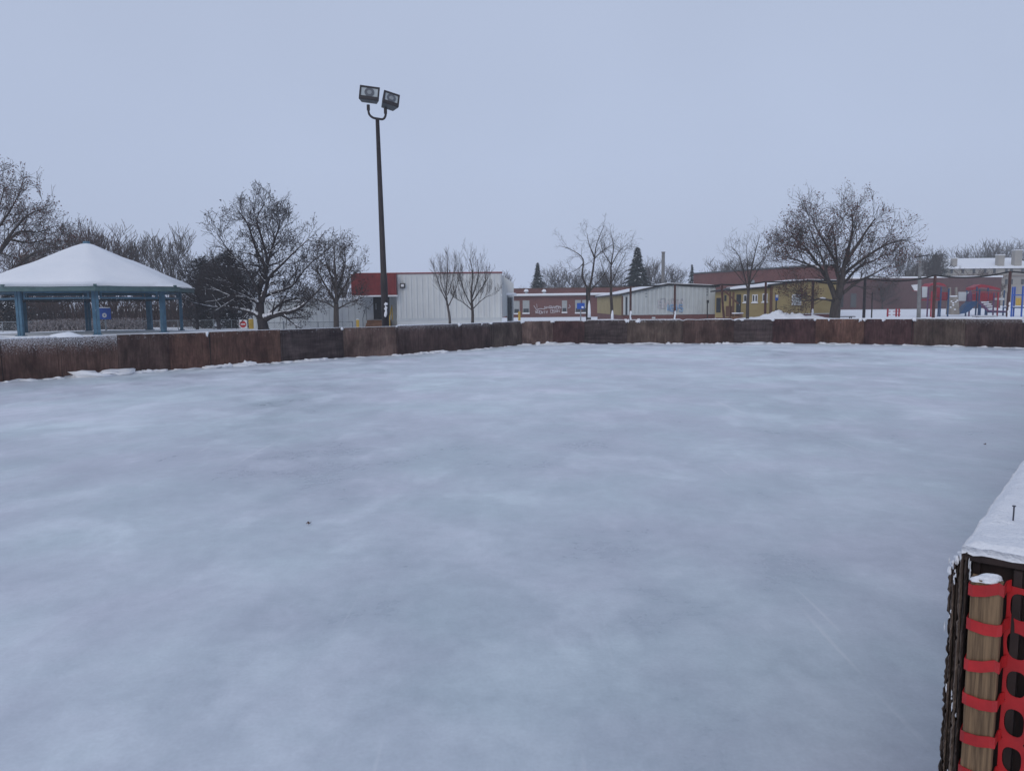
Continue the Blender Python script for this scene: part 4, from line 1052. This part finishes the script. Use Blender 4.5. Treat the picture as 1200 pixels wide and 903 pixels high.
pc, f3, ze3, zp3 = portable(729, 62, 838.5, 345.5, 80, 782, 334, 336, 'greywall', 'yellow', 'grey ribbed cabin with yellow side wall, brick base and faded graffiti')
def rib_gable(f, o, ze, zp, m_, step=.35):
    mb = MB(); n = int(f.L/step)
    for i in range(n):
        a = (i+.5)*f.L/n; am, _, _, zr = o_am[o.name]; z = (ze + (zp-ze)*a/am if a < am else zp + (zr-zp)*(a-am)/(f.L-am)) - .08; f.box(mb, a-.09, a+.09, .78, z, .002, .07)
    mb.build('siding_ribs', m_, o)
rib_gable(f3, pc, ze3, zp3, 'greywall')
mb = MB(); f3.box(mb, -.04, .22, .7, ze3-.08, -.1, .04); mb.build('corner_board', 'brown', pc)
mb = MB(); f3.pbox(mb, 731.5, 348, 735.3, 369, .0, .06); mb.build('window', 'dark', pc)
mb = MB(); f3.pbox(mb, 764, 371.3, 768, 373.3, -.03, .01); mb.build('vent', 'palewall', pc)
mb = MB()
for (x, y) in ((757,340.5),(757,344),(757,347.5),(828.5,339),(828.5,342),(828.5,345.5)): f3.pbox(mb, x-.9, y-.8, x+.9, y+.8, .03, .1)
mb.build('wall_fitting', 'metal', pc)
# side wall details (yellow side, seen steeply)
s3 = Face(G(729,62), Vector((f3.p0.x,80,0)))
# faded graffiti
mb = MB(); rr = random.Random(2)
def scrib(f, mb, x0, y0, x1, y1, n, wpx, o, seed):
    r_ = random.Random(seed); w_ = (x1-x0)/n
    for i in range(n):
        cx = x0 + w_*(i+.5); k = r_.choice('NSOVIE')
        T_, B_, l_, q_ = y0+r_.uniform(-.6,.6), y1+r_.uniform(-.6,.6), cx-w_*.42, cx+w_*.42; m_ = (T_+B_)/2
        P = {'N':[(l_,B_),(l_,T_),(q_,B_),(q_,T_)], 'S':[(q_,T_),(l_,T_+.3),(l_,m_),(q_,m_),(q_,B_),(l_,B_)], 'O':[(l_,T_),(q_,T_),(q_,B_),(l_,B_),(l_,T_)],
             'V':[(l_,T_),(cx,B_),(q_,T_)], 'I':[(cx,T_),(cx,B_)], 'E':[(q_,T_),(l_,T_),(l_,m_),(q_,m_),(l_,m_),(l_,B_),(q_,B_)]}[k]
        f.stroke(mb, P, wpx, o)
scrib(f3, mb, 771, 353, 800, 360, 5, 1.1, .074, 4); mb.build('graffiti', 'graf', pc)
mb = MB(); scrib(f3, mb, 780, 357, 800, 364, 4, 2.2, .073, 5); mb.build('graffiti', 'grafb', pc)
mb = MB(); scrib(f3, mb, 768, 350.5, 798, 362, 5, .9, .072, 6); scrib(f3, mb, 797, 350, 801, 366, 1, 1.2, .027, 7); f3.stroke(mb, [(793,352),(797,350),(800,353),(801,358),(800,362),(796,364)], 1.1, .03); mb.build('graffiti', 'graffade', pc)
# yellow cabin
yc, f4, ze4, zp4 = portable(903, 57, 982, 334.5, 68, 945, 330, 330, 'yellow', 'yellow', 'yellow cabin with dark flat eaves, small windows and wooden porch')
mb = MB(); n = 14
for i in range(n): z = .8+(ze4-.9)*i/n; f4.box(mb, .1, f4.L-.1, z, z+.025, .002, .02)
mb.build('siding_lines', 'yellow', yc)
win(f4, yc, 928, 345, 938.5, 357.5, False, pane='window')
mb = MB(); f4.box(mb, -.05, .12, .7, ze4-.08, -.1, .05); mb.build('corner_board', 'brown', yc)
mb = MB(); f4.box(mb, 0, f4.L, .745, .80, .0, .05); mb.build('base_trim', 'palewall', yc)
s4 = Face(Vector((f4.p0.x,76,0)), Vector((f4.p0.x,57.1,0)))
# left face of the yellow cabin: outside normal must look to -x
def sbox(mb, px0, y0, px1, y1, o0, o1):
    s4.pbox(mb, px0, y0, px1, y1, o0, o1)
# porch extension: facing wall seen between cabins
f5 = Face(G(838,60.6), G(903.2,57.3)); py_ = thing('yellow_annex', 'lower yellow annex with door, three small windows and snowy roof between the cabins', 'cabin', G(870,59))
ztop = f5.hit(890,337.5)[1]
mb = MB(); mb.slab([f5.P(0,.5,0), f5.P(f5.L,.5,0), f5.P(f5.L,ztop,0), f5.P(0,ztop-.25,0)], -f5.n*5); mb.build('wall', 'yellow', py_)
mb = MB(); f5.box(mb, .02, f5.L, -.1, .495, -4.9, -.02); mb.build('brick_skirt', 'brick', py_)
mb = MB(); mb.slab([f5.P(-.2,ztop-.24,.45), f5.P(f5.L+.1,ztop+.02,.45), f5.P(f5.L+.1,ztop+.5,-4.5), f5.P(-.2,ztop+.2,-4.5)], (0,0,.10)); rf = mb.build('roof', 'recess', py_)
mb = MB(); mb.slab([f5.P(1.5,ztop-.06,.40), f5.P(f5.L+.1,ztop+.13,.40), f5.P(f5.L+.1,ztop+.61,-4.5), f5.P(1.5,ztop+.41,-4.5)], (0,0,.14)); mb.build('roof_snow', 'snow', rf)
for (x0,y0,x1,y1) in ((871.8,345,875.5,354),(882,345,888,354),(894,344,899.5,353.5)): win(f5, py_, x0,y0,x1,y1, True, mull=1 if x0 == 882 else 0)
win(f5, py_, 848.5,344.5,852.5,354, False, 'yellow')
mb = MB(); f5.pbox(mb, 863.5, 345, 868, 368, 0, .06); dd = mb.build('door', 'dark', py_)
mb = MB(); f5.pbox(mb, 867, 356, 867.5, 358, .06, .12); mb.build('handle', 'metal', dd)
mb = MB(); f5.pbox(mb, 840, 349, 844.5, 366, 0, .07); mb.build('side_door', 'dark', py_)
# porch: posts, sloping rail, steps
pw = Face(G(838,58.2), G(904,55.4)); mb = MB()
for x in (856,860): a_, z_ = pw.hit(x, 342); pw.box(mb, a_-.06, a_+.06, .0, z_, 0, .12)
mb.build('porch_post', 'brown', py_)
mb = MB(); A = pw.hit(850,341); B = pw.hit(866,356); mb.bar(pw.P(*A,.1), pw.P(*B,.1), .08,.12); mb.build('porch_brace', 'brown', py_)
mb = MB(); pw.pbox(mb, 850.5, 358.5, 857.5, 371, -.1, .0); mb.build('porch_panel', 'brown', py_)
mb = MB()
for i in range(3): pw.box(mb, *(pw.hit(862,370)[0], pw.hit(869,370)[0]), 0, .9-.25*i, -.2+.4*i, .2+.4*i)
mb.build('steps', 'wood', py_)
mb = MB(); pw.pbox(mb, 862, 366.2, 870, 367.4, -.2, .7); mb.build('step_snow', 'snowfine', py_)
# rooftop unit
p = at(881, 331, 62); o = thing('rooftop_unit', 'small grey ventilation unit with snow on the annex roof', 'vent', (p.x,62,p.z-.9))
mb = MB(); mb.box((p.x,62,p.z-.4), (.35,.35,1.2)); mb.build('pipe', 'metal', o); mb = MB(); mb.box((p.x-.1,62,p.z-.75), (1.6,.9,.4)); mb.build('housing', 'metal', o); mb = MB(); mb.box((p.x-.1,62,p.z-.51), (1.6,.9,.08)); mb.build('snow', 'snowfine', o)
# ------------------------------------------------------------------ brick school
sc_ = thing('brick_school', 'long red brick school with low snowy front wing and taller brick block behind', 'school', G(760,104))
f6 = Face(G(570,104), G(812,101)); zt = f6.hit(650,338)[1]; zlow = f6.hit(650,346.5)[1]
mb = MB(); f6.box(mb, 0, f6.L, -.2, zlow, -8, 0); mb.build('wall', 'brick', sc_)
mb = MB(); f6.box(mb, 0, f6.L, zlow+.3, zt, -8, -.8); mb.build('upper_wall', 'brick', sc_)
mb = MB(); f6.box(mb, -.2, f6.L, zlow+.002, zlow+.14, -.8, .7); cn = mb.build('canopy', 'palewall', sc_)
mb = MB(); f6.box(mb, -.2, f6.L, zlow+.142, zlow+.32, -.79, .68); mb.build('snow', 'snow', cn)
mb = MB(); f6.box(mb, -.2, f6.L, zt+.002, zt+.1, -8.2, -.7); mb.build('roof_edge', 'brown', sc_)
for (x0,y0,x1,y1,mu) in ((602,352.5,609,367,0),(612.5,352,620.5,366.5,0),(658.5,352,664.5,365.5,0),(674,351.5,689,366,1)):
    mb = MB(); f6.pbox(mb, x0,y0,x1,y1,0,.05); w_ = mb.build('window', 'window', sc_)
    mb = MB(); ym = y0+(y1-y0)*.66; f6.pbox(mb, x0+.8,ym,x1-.8,y1-.6,.052,.07); mb.build('pane', 'dark', w_)
    if mu: mb = MB(); f6.pbox(mb, (x0+x1)/2-.8,y0,(x0+x1)/2+.8,y1,.055,.11); mb.build('mullion', 'brick', w_)
    mb = MB(); f6.pbox(mb, x0-.3,y1,x1+.3,y1+1.2,.0,.18); mb.build('sill', 'snowfine', w_)
for px in (617, 638):
    mb = MB(); a_, z_ = f6.hit(px, 343); mb.tube([f6.P(a_,z_-.1,.3), f6.P(a_,z_+.2,.3)], [.22,.18], 10); v_ = mb.build('roof_vent', 'metal', sc_)
    mb = MB(); mb.blob(f6.P(a_,z_+.2,.3), (.32,.3,.28), r, n=10); mb.build('snow', 'snowfine', v_, smooth=True)
mb = MB()
f6.stroke(mb, [(625.5,358),(628.5,362.5),(630,363)], .7); f6.stroke(mb, [(629,356),(629.5,361)], .5); f6.stroke(mb,[(628,363),(633,361.5),(638,362),(641,360),(648,360.5),(653,359),(658,360.5)], .8)
scrib(f6, mb, 627, 364.2, 642, 367.2, 6, .7, .04, 12); scrib(f6, mb, 645, 363, 656, 366, 4, .6, .04, 13); scrib(f6, mb, 638, 358.5, 657, 361.5, 7, .55, .04, 14)
f6.stroke(mb, [(667,357),(668.5,359.5),(666,361)], .7)
mb.build('graffiti', 'graf', sc_)
# taller block
f7 = Face(G(812,101), G(966,81.5)); z7 = f7.hit(815,321)[1]
mb = MB(); f7.box(mb, 0, f7.L, -.2, z7, -1.8, 0); mb.build('tall_block', 'brick', sc_)
mb = MB(); f7.box(mb, -.15, f7.L+.1, z7+.002, z7+.16, -1.85, .12); mb.build('block_roof_edge', 'lamp', sc_)
# maroon wing on the right
f8 = Face(G(978,104), G(1172,104)); z8 = f8.hit(1050,326)[1]
mw = thing('maroon_brick_wing', 'plain maroon brick wall of the school behind the playground', 'school', G(1070,104))
mb = MB(); f8.box(mb, 0, f8.L, -.2, z8, -8, 0); mb.build('wall', 'brickm', mw)
mb = MB(); f8.box(mb, -.1, f8.L+.1, z8+.002, z8+.2, -8.1, .1); mb.build('roof_snow', 'snow', mw)
mb = MB(); f8.pbox(mb, 997, 344, 1003, 360, 0, .05); mb.build('door', 'lamp', mw)
mb = MB(); f8.pbox(mb, 985, 344, 988, 360, 0, .05); mb.build('downpipe', 'recess', mw)
# ------------------------------------------------------------------ tan apartments
ap = house(1110, 1215, 314.5, 303.5, 150, 16, 'condo', 'long tan apartment block with snowy roof and square chimneys behind the playground', 0, 'apartment_block', 'building',
      chim=[(1118,303,.95,1),(1172,299,1.25,1),(1192,293.5,1.4,1)])
fa = Face(G(1110,149.9), G(1215,149.9))
for x in (1114,1127,1140,1153,1164,1178,1184,1197):
    for (y0,y1) in ((315,320),(327,333)):
        mb = MB(); fa.pbox(mb, x, y0, x+2.4, y1, 0, .1); mb.build('window', 'dark', ap)
mb = MB(); fa.pbox(mb, 1110, 323, 1215, 324, 0, .12); mb.build('floor_band', 'housetan', ap)
# ------------------------------------------------------------------ net poles and the slack black cable
ptx = [(687.5,336.2,50.5),(739,335.2,55),(791,333.8,55),(846,333.6,54),(897.5,330.4,53),(953,328.8,52),(1014,325.6,51),(1096,322.8,50),(1184,318.2,49)]
TP = []; names = ['thin black pole beside the gnarly tree, first from the left under the cable', 'rusty pole before the left part of the grey cabin, snow at its foot', 'rusty pole before the graffiti on the grey cabin',
  'leaning rusty pole between the grey cabin and yellow annex', 'rusty pole just left of the snow pile', 'brown pole before the yellow cabin window, snow stuck to its foot', 'dark pole next to the trunk of the large wide tree, right side',
  'rusty brown pole right of the utility pole before the playground', 'reddish pole at the far right with snow on its lower part']
for i, (px, yt, D) in enumerate(ptx):
    top = at(px, yt, D); g0 = gz(top.x, D); o = thing('net_pole', names[i], 'pole', (top.x, D, g0), 'poles holding up the slack black cable')
    rr_ = .05 if i == 0 else .085 if i < 5 else .10
    dx = {3:.28}.get(i, 0)
    mb = MB(); mb.tube([Vector((top.x+dx,D,g0-.1)), Vector((top.x+dx*.3,D,(top.z+g0)/2)), Vector((top.x,D,top.z))], [rr_,rr_*.97,rr_*.9], 10); mb.build('shaft', 'black' if i in (0,) else 'pole' if i == 6 else 'rust', o)
    if i in (1,2,5,8):
        zb = at(px, 374 if i < 5 else 372, D).z; zz = at(px, 363 if i < 8 else 354, D).z; mb = MB()
        for k in range(7):
            z = zb + (zz-zb)*k/7*r.uniform(.8,1.1); mb.blob((top.x+r.uniform(-.03,.03), D-rr_*.9, z), (rr_*.7,.05,.13), r, flat=False)
        mb.build('snow', 'snowfine', o, smooth=True)
    TP.append(top)
mb = MB(); pts = []
sag = [.02,.03,.12,.10,.05,.32,.30,.26]
for i in range(len(TP)-1):
    for j in range(14):
        t_ = j/14; p = TP[i].lerp(TP[i+1], t_); p.z += .02 - 4*sag[i]*t_*(1-t_); pts.append(p)
pts.append(TP[-1].copy()); e_ = TP[-1] + (TP[-1]-TP[-2])*.8; pts.append((pts[-1]+e_)/2 - Vector((0,0,.25))); pts.append(e_)
mb.tube(pts, [.055 if k > 14 else .035 for k in range(len(pts))], 6); tag(mb.build('cable', 'black', origin=TP[0]), 'thick slack black cable strung from pole to pole in front of the school', 'cable')
# ------------------------------------------------------------------ flood light pole
lpD = 27.5; pb = at(452.2, 386, lpD); pt_ = at(442.2, 139, lpD); gb = gz(pb.x, lpD)
fp = thing('floodlight_pole', 'tall dark steel floodlight pole with two square lamps over the rink', 'light pole', (pb.x, lpD, gb))
dirp = (pt_-pb); bb = pb + dirp*((gb-.1-pb.z)/dirp.z)
mb = MB(); mb.tube([bb, bb.lerp(pt_,.3), bb.lerp(pt_,.31), bb.lerp(pt_,.999)], [.14,.125,.11,.068], 16); sh = mb.build('shaft', 'pole', fp, smooth=True)
mb = MB()
for k in range(16):
    z = r.uniform(0,1)**1; py = 351+z*19; p = at(452+r.uniform(-1,1.6)*.7, py, lpD-.13); mb.blob(p, (r.uniform(.02,.05),.04,r.uniform(.03,.08)), r, flat=False)
mb.build('snow', 'snowfine', fp, smooth=True)
mb = MB()
cv = [at(x,y,lpD) for x,y in ((431.6,123),(431.8,130),(433,134.5),(437,138),(442.5,139.2),(448.5,139.8),(451.3,137),(452,133),(451.8,128))]
mb.tube(smooth_line(cv,3), [.04]*(8*3+1), 8); mb.build('yoke', 'pole', fp, smooth=True)
for cx, cy in ((431.6,126),(451.7,130)):
    mb = MB(); p = at(cx,cy,lpD); mb.tube([p-Vector((0,0,.10)), p+Vector((0,0,.09))], [.06,.06], 8); mb.build('joint', 'pole', fp)
def lamp(cx, cy, w_, h, dep, rz, tx, ty):
    c = at(cx, cy, lpD); R_ = Matrix.Rotation(rz,3,'Z') @ Matrix.Rotation(ty,3,'Y') @ Matrix.Rotation(tx,3,'X')
    def B(mb, x0,x1,y0,y1,z0,z1):
        n0 = len(mb.v); mb.box(((x0+x1)/2,(y0+y1)/2,(z0+z1)/2),(x1-x0,y1-y0,z1-z0))
        for i in range(n0, len(mb.v)): mb.v[i] = c + R_ @ mb.v[i]
        return mb
    # housing tapered behind
    mb = MB(); n0 = 0
    pts_ = [Vector((sx*w_/2,-dep/2+.05,sz*h/2)) for sx,sz in ((-1,-1),(1,-1),(1,1),(-1,1))] + [Vector((sx*w_*.38,dep/2,sz*h*.34)) for sx,sz in ((-1,-1),(1,-1),(1,1),(-1,1))]
    mb.v = [c + R_ @ p for p in pts_]; mb.f = [(0,4,5,1),(1,5,6,2),(2,6,7,3),(3,7,4,0),(4,7,6,5),(0,1,2,3)]
    hs = mb.build('housing', 'lamp', fp)
    mb = MB(); f_ = .055
    B(mb,-w_/2,w_/2,-dep/2,-dep/2+.05,h/2-f_,h/2); B(mb,-w_/2,w_/2,-dep/2,-dep/2+.05,-h/2,-h/2+f_*2.2); B(mb,-w_/2,-w_/2+f_,-dep/2,-dep/2+.05,-h/2+f_*2.2,h/2-f_); B(mb,w_/2-f_,w_/2,-dep/2,-dep/2+.05,-h/2+f_*2.2,h/2-f_)
    mb.build('frame', 'pole', hs)
    mb = MB(); B(mb,-w_/2+f_,w_/2-f_,-dep/2+.032,-dep/2+.046,-h/2+f_*2.2,h/2-f_); mb.build('lens', LENS, hs)
    mb = MB(); N=16; zc=h*.06
    for rr_, yy in ((.30*h*1.15, .030),): 
        mb.tube([c+R_@Vector((0,-dep/2+yy,zc)), c+R_@Vector((0,-dep/2+yy-.012,zc))], [rr_,rr_], N)
    mb.build('reflector', 'lampmid', hs) if False else mb.build('reflector', LENSD, hs)
    mb = MB(); mb.tube([c+R_@Vector((0,-dep/2+.016,zc)), c+R_@Vector((0,-dep/2+.006,zc))], [.17*h,.15*h], N); mb.build('bulb', LENSB, hs)
    mb = MB(); B(mb,-w_*.3,w_*.3,dep*.1,dep*.42,h*.37,h*.5); mb.build('top_box', 'lamp', hs)
LENS = mat('lamp_glass', (.42,.46,.48), (.34,.38,.40), rough=.25, spec=.6, scale=3)
LENSD = mat('lamp_reflector', (.10,.11,.13), (.07,.075,.09), rough=.3, spec=.6)
LENSB = mat('lamp_bulb', (.26,.28,.30), rough=.25, spec=.6)
lamp(433, 112.3, .70, .50, .42, rad(8), rad(-14), rad(6))
lamp(456.5, 119.5, .58, .48, .48, rad(24), rad(-16), rad(12))
# ------------------------------------------------------------------ right side: utility pole, hoop, posts, playground
D = 66; top = at(1078.5, 297, D); g0 = gz(top.x, D)
up = thing('utility_pole', 'grey wooden utility pole with crossarm left of the playground', 'utility pole', (top.x, D, g0))
mb = MB(); b0 = at(1076.5, 372, D); mb.tube([Vector((b0.x,D,g0-.1)), Vector((top.x,D,top.z))], [.17,.12], 10); mb.build('shaft', 'concrete', up)
mb = MB(); mb.bar(Vector((top.x-.6,D-.15,top.z-.35)), Vector((top.x+.65,D-.15,top.z-.15)), .1,.1); mb.build('crossarm', 'pole', up)
for x in (-.5,-.2,.5): mb = MB(); mb.tube([Vector((top.x+x,D-.15,top.z-.3)), Vector((top.x+x,D-.15,top.z-.08))], [.05,.04], 6); mb.build('insulator', 'pole', up)
D = 72; p = at(1072, 336.5, D); o = thing('basketball_hoop', 'white basketball backboard on a grey post behind the utility pole', 'basketball hoop', (p.x+.3,D,gz(p.x,D)))
mb = MB(); mb.slab([at(1068.2,334,D),at(1076,333,D),at(1076.5,341.5,D),at(1072,340.5,D)], (0,.08,0)); mb.build('backboard', 'white', o)
mb = MB(); mb.tube([Vector((p.x+.5,D+.15,g0)), Vector((p.x+.5,D+.15,p.z))], [.06,.06], 8); mb.build('post', 'metal', o)
mb = MB(); hc = Vector((p.x-.1,D-.35,p.z-.35)); ringp = [hc+Vector((math.cos(k*PI/8)*.25, math.sin(k*PI/8)*.25,0)) for k in range(17)]; mb.tube(ringp, [.02]*17, 5); mb.build('rim', 'redp', o)
D = 58; top = at(1022.5, 342, D); mb = MB(); g0 = gz(top.x,D)
mb.tube([Vector((top.x,D,g0-.1)), Vector((top.x,D,top.z))], [.055,.05], 8); tag(mb.build('steel_post', 'pole', origin=(top.x,D,g0)), 'thin bare grey post right of the dark cable pole before maroon brick wall', 'post')
D = 96; top = at(777.3, 296, 112); mb = MB(); mb.tube([Vector((top.x,112,0)), Vector((top.x,112,top.z))], [.28,.24], 10)
cp = thing('chimney_post', 'tall plain grey post standing above the school roof beside the hazy trees', 'post', (top.x,112,0)); mb.build('shaft', 'concrete', cp)
mb = MB(); mb.tube([Vector((top.x,112,top.z)), Vector((top.x,112,top.z+.12))], [.3,.3], 10); mb.build('cap', 'concrete', cp)
# red racks
for cx, lb in ((1041.5,'left red H shaped rack on the snow before the maroon wall'),(1050.5,'right double barred red H shaped rack on the snow before maroon wall')):
    D = 80; p = at(cx, 361.5, D); g0 = gz(p.x,D); o = thing('bike_rack', lb, 'bike rack', (p.x,D,g0), 'red racks on the snow')
    xs_ = (-.10, .5) if cx < 1045 else (-.35, .0, .30)
    for x in (xs_[:1] if cx < 1045 else xs_[1:]): mb = MB(); mb.bar(Vector((p.x+x,D,g0)), Vector((p.x+x,D,p.z)), .13,.13); mb.build('post', 'redp', o)
    for z in (.25,.6): mb = MB(); mb.bar(Vector((p.x+xs_[0],D,g0+z)), Vector((p.x+(.2 if cx<1045 else .45),D,g0+z)), .08,.07); mb.build('bar', 'redp', o)
# picnic tables
def table(px, yt, D, L, label):
    p = at(px, yt, D); g0 = gz(p.x, D); h = p.z-g0; o = thing('picnic_table', label, 'picnic table', (p.x,D,g0), 'picnic tables near the playground')
    z = p.z
    mb = MB(); mb.box((p.x,D,z-.03),(L,.7,.05)); mb.build('tabletop','pole',o)
    mb = MB(); mb.box((p.x,D,z+.02),(L*.96,.66,.05)); mb.build('snow','snowfine',o)
    for s_ in (-1,1): mb = MB(); mb.box((p.x,D+s_*.62,z-.30),(L,.25,.05)); mb.build('bench','pole',o)
    for s_ in (-1,1):
        mb = MB(); x = p.x+s_*L*.36
        mb.bar(Vector((x,D-.1,z-.05)),Vector((x,D-.6,z-.75)),.06); mb.bar(Vector((x,D+.1,z-.05)),Vector((x,D+.6,z-.75)),.06); mb.bar(Vector((x,D-.65,z-.32)),Vector((x,D+.65,z-.32)),.06); mb.build('leg','pole',o)
table(988, 370.6, 54, 1.5, 'dark picnic table with snow on it right of the large wide tree')
table(1154, 370.2, 56, 1.5, 'dark picnic table with snow on it in front of the blue slide')
# playground
def vpost(o, x, D, yt, yb, m_, w_=.11, nm='post'):
    a_, b2 = at(x,yt,D), at(x,yb,D); g0 = gz(a_.x,D); mb = MB(); mb.bar(Vector((a_.x,D,min(b2.z,g0)-.05)), Vector((a_.x,D,a_.z)), w_); return mb.build(nm, m_, o)
D = 78; ps = thing('play_structure', 'red and blue climbing frame with navy slide, tan climbing wall and snowy steps', 'playground', G(1130,D))
for x, yt, m_ in ((1088,336,'purple'),(1092,341,'redp'),(1096,336,'purple'),(1100.5,345,'navy'),(1103,336,'navy'),(1112,338,'navy'),(1133,340,'navy'),(1137,340,'purple'),(1145,336,'navy'),(1148,339,'navy'),(1158,337,'navy'),(1165,343,'purple'),(1170,343,'redp'),(1177,340,'navy'),(1181,343,'purple')):
    vpost(ps, x, D+r.uniform(-.8,.9), yt, 370, m_)
def pp(nm, m_, pts_, th=.08, DD=D): mb = MB(); mb.slab([at(x,y,DD) for x,y in pts_], (0,th,0)); return mb.build(nm, m_, ps)
pp('side_panel','palewall', [(1081,335.8),(1087.8,336),(1087.6,348),(1081,348.5)])
pp('deck','redp', [(1090,350),(1111,350),(1111,352.2),(1090,352.2)], 1.6)
mb = MB(); 
for k in range(11): x = 1101+k*1.05; mb.bar(at(x,343,D-.3), at(x,351,D-.3), .05)
mb.bar(at(1100,342.8,D-.3), at(1112,342.8,D-.3), .07); mb.build('railing','redp',ps)
pp('roof_arch','redp', [(1088,336),(1092,332),(1100,331),(1106,332.5),(1110,336),(1106,335),(1100,333.5),(1093,334)], 1.4)
pp('red_panel','redp', [(1098,337),(1103.5,337),(1103.5,349),(1098,349)], .1, D+.4)
pp('white_panel','palewall', [(1123.5,342),(1135.5,342),(1135.5,352.5),(1123.5,352.5)], .1, D+.4)
pp('climbing_wall','tanrock', [(1110.5,368.5),(1112.5,347),(1123,347),(1124.5,368.5)], .35, D-.6)
for x in (1113.5,1121): pp('wall_post','tanrock', [(x-.9,336.5),(x+1.1,336.5),(x+1.1,348),(x-.9,348)], .2, D-.6)
pp('snow','snowfine', [(1113.5,346.4),(1122,346.2),(1122,347.6),(1113.5,347.8)], .4, D-.7)
mb = MB()
for x, y in ((1115,353),(1120,353.5),(1117,357.5),(1122,352),(1119,362.5),(1114,360),(1117,355)): mb.blob(at(x,y,D-.66), (.11,.06,.07), r, flat=False)
mb.build('hand_hold','snowfine',ps)
pp('slide','navy', [(1125,368),(1132,357.5),(1138,353),(1146,353),(1145.5,355),(1137,364),(1131,367)], .8, D-.5)
pp('arch_panel','purple', [(1133,353),(1134,345),(1138,341),(1139.5,345),(1139.5,353)], .1, D+.3)
pp('red_tunnel','redp', [(1137,345),(1150,343),(1166,344),(1168,350),(1160,352.5),(1145,352.5),(1138,352)], .9, D+.7)
pp('red_roof','redp', [(1140,337),(1150,333),(1162,335),(1172,338),(1172,340),(1160,338),(1150,336.5),(1140,340)], 1.2, D+1.0)
mb = MB()
for k in range(11): x = 1140+k*2.9; mb.bar(at(x,342,D+.3), at(x,352,D+.3), .045)
mb.bar(at(1139,341.8,D+.3), at(1172,342.4,D+.3), .06); mb.build('railing','redp',ps)
mb = MB(); mb.bar(at(1147,353.5,D-.8), at(1158,364.5,D-.8), .14,.2); mb.bar(at(1158,364.3,D-.8), at(1183,365,D-.8), .13,.13); mb.build('stair_beam','purple',ps)
mb = MB()
for k in range(5): mb.slab([at(1150+k*3.2,353.6+k*2.4,D), at(1159+k*2.8,353.4+k*2.3,D), at(1159+k*2.8,354.6+k*2.3,D), at(1150+k*3.2,354.8+k*2.4,D)], (0,.7,0))
mb.build('step_snow','snowfine',ps)
pp('bench_ramp','navy', [(1160,364),(1181,365.5),(1181,366.5),(1160,366.5)], .6)
vpost(ps,1149,D-.8,356,371,'navy'); vpost(ps,1155,D-.8,362,371,'navy')
pp('stair_panel','palewall', [(1166,349),(1177,349),(1177,351.5),(1166,351.5)], .1, D)
ps2 = thing('play_structure', 'smaller blue climbing frame with yellow panel at the right edge', 'playground', G(1192,74))
for x, yt in ((1187,336),(1189.5,336),(1199,335),(1204,337),(1212,336)): vpost(ps2, x, 74+r.uniform(-.6,.6), yt, 371, 'blue')
for nm, m_, pts_ in (('panel','ypaint',[(1191,349),(1197,349),(1197,358),(1191,358)]),('deck','navy',[(1183,359.5),(1213,359.5),(1213,361),(1183,361)]),('railing','blue',[(1186,345),(1212,345),(1212,346.3),(1186,346.3)]),('snow','snowfine',[(1183,358.9),(1190,358.9),(1190,359.5),(1183,359.5)])):
    mb = MB(); mb.slab([at(x,y,74) for x,y in pts_], (0,1.0 if nm in ('deck','snow') else .1,0)); mb.build(nm, m_, ps2)
# ------------------------------------------------------------------ little debris on the ice
r = random.Random(77)
def leafbit(px, py, s_, label):
    p = onz(px, py, .004); mb = MB(); a = r.random()*6
    pts_ = [Vector((math.cos(a+k*PI/4)*s_*(1 if k % 2 == 0 else .45), math.sin(a+k*PI/4)*s_*(.8 if k % 2 == 0 else .4), .004+.008*(k%3))) for k in range(8)]
    mb.slab([p+q_ for q_ in pts_], (0,0,.002)); tag(mb.build('fallen_leaf', 'leafbit', origin=p), label, 'leaf', 'dead leaves frozen on the ice')
leafbit(362, 614, .022, 'tiny brown leaf on the ice left of centre')
leafbit(1154, 521, .02, 'tiny brown leaf on the ice near the snowy board end')
# ------------------------------------------------------------------ haze
m = bpy.data.materials.new('haze'); m.use_nodes = True; t = m.node_tree
for n_ in list(t.nodes):
    if n_.type == 'BSDF_PRINCIPLED': t.nodes.remove(n_)
pv = nd(t, 'ShaderNodeVolumePrincipled'); pv.inputs['Color'].default_value = (.9,.93,.97,1); pv.inputs['Density'].default_value = .0009; pv.inputs['Anisotropy'].default_value = 0
t.links.new(pv.outputs[0], t.nodes['Material Output'].inputs['Volume'])
hz = MB(); hz.box((0, 214, 12.5), (860, 528, 27.1)); tag(hz.build('haze', m), 'thin pale winter haze over the whole park', 'haze', kind='stuff')
C.cycles.volume_bounces = 1
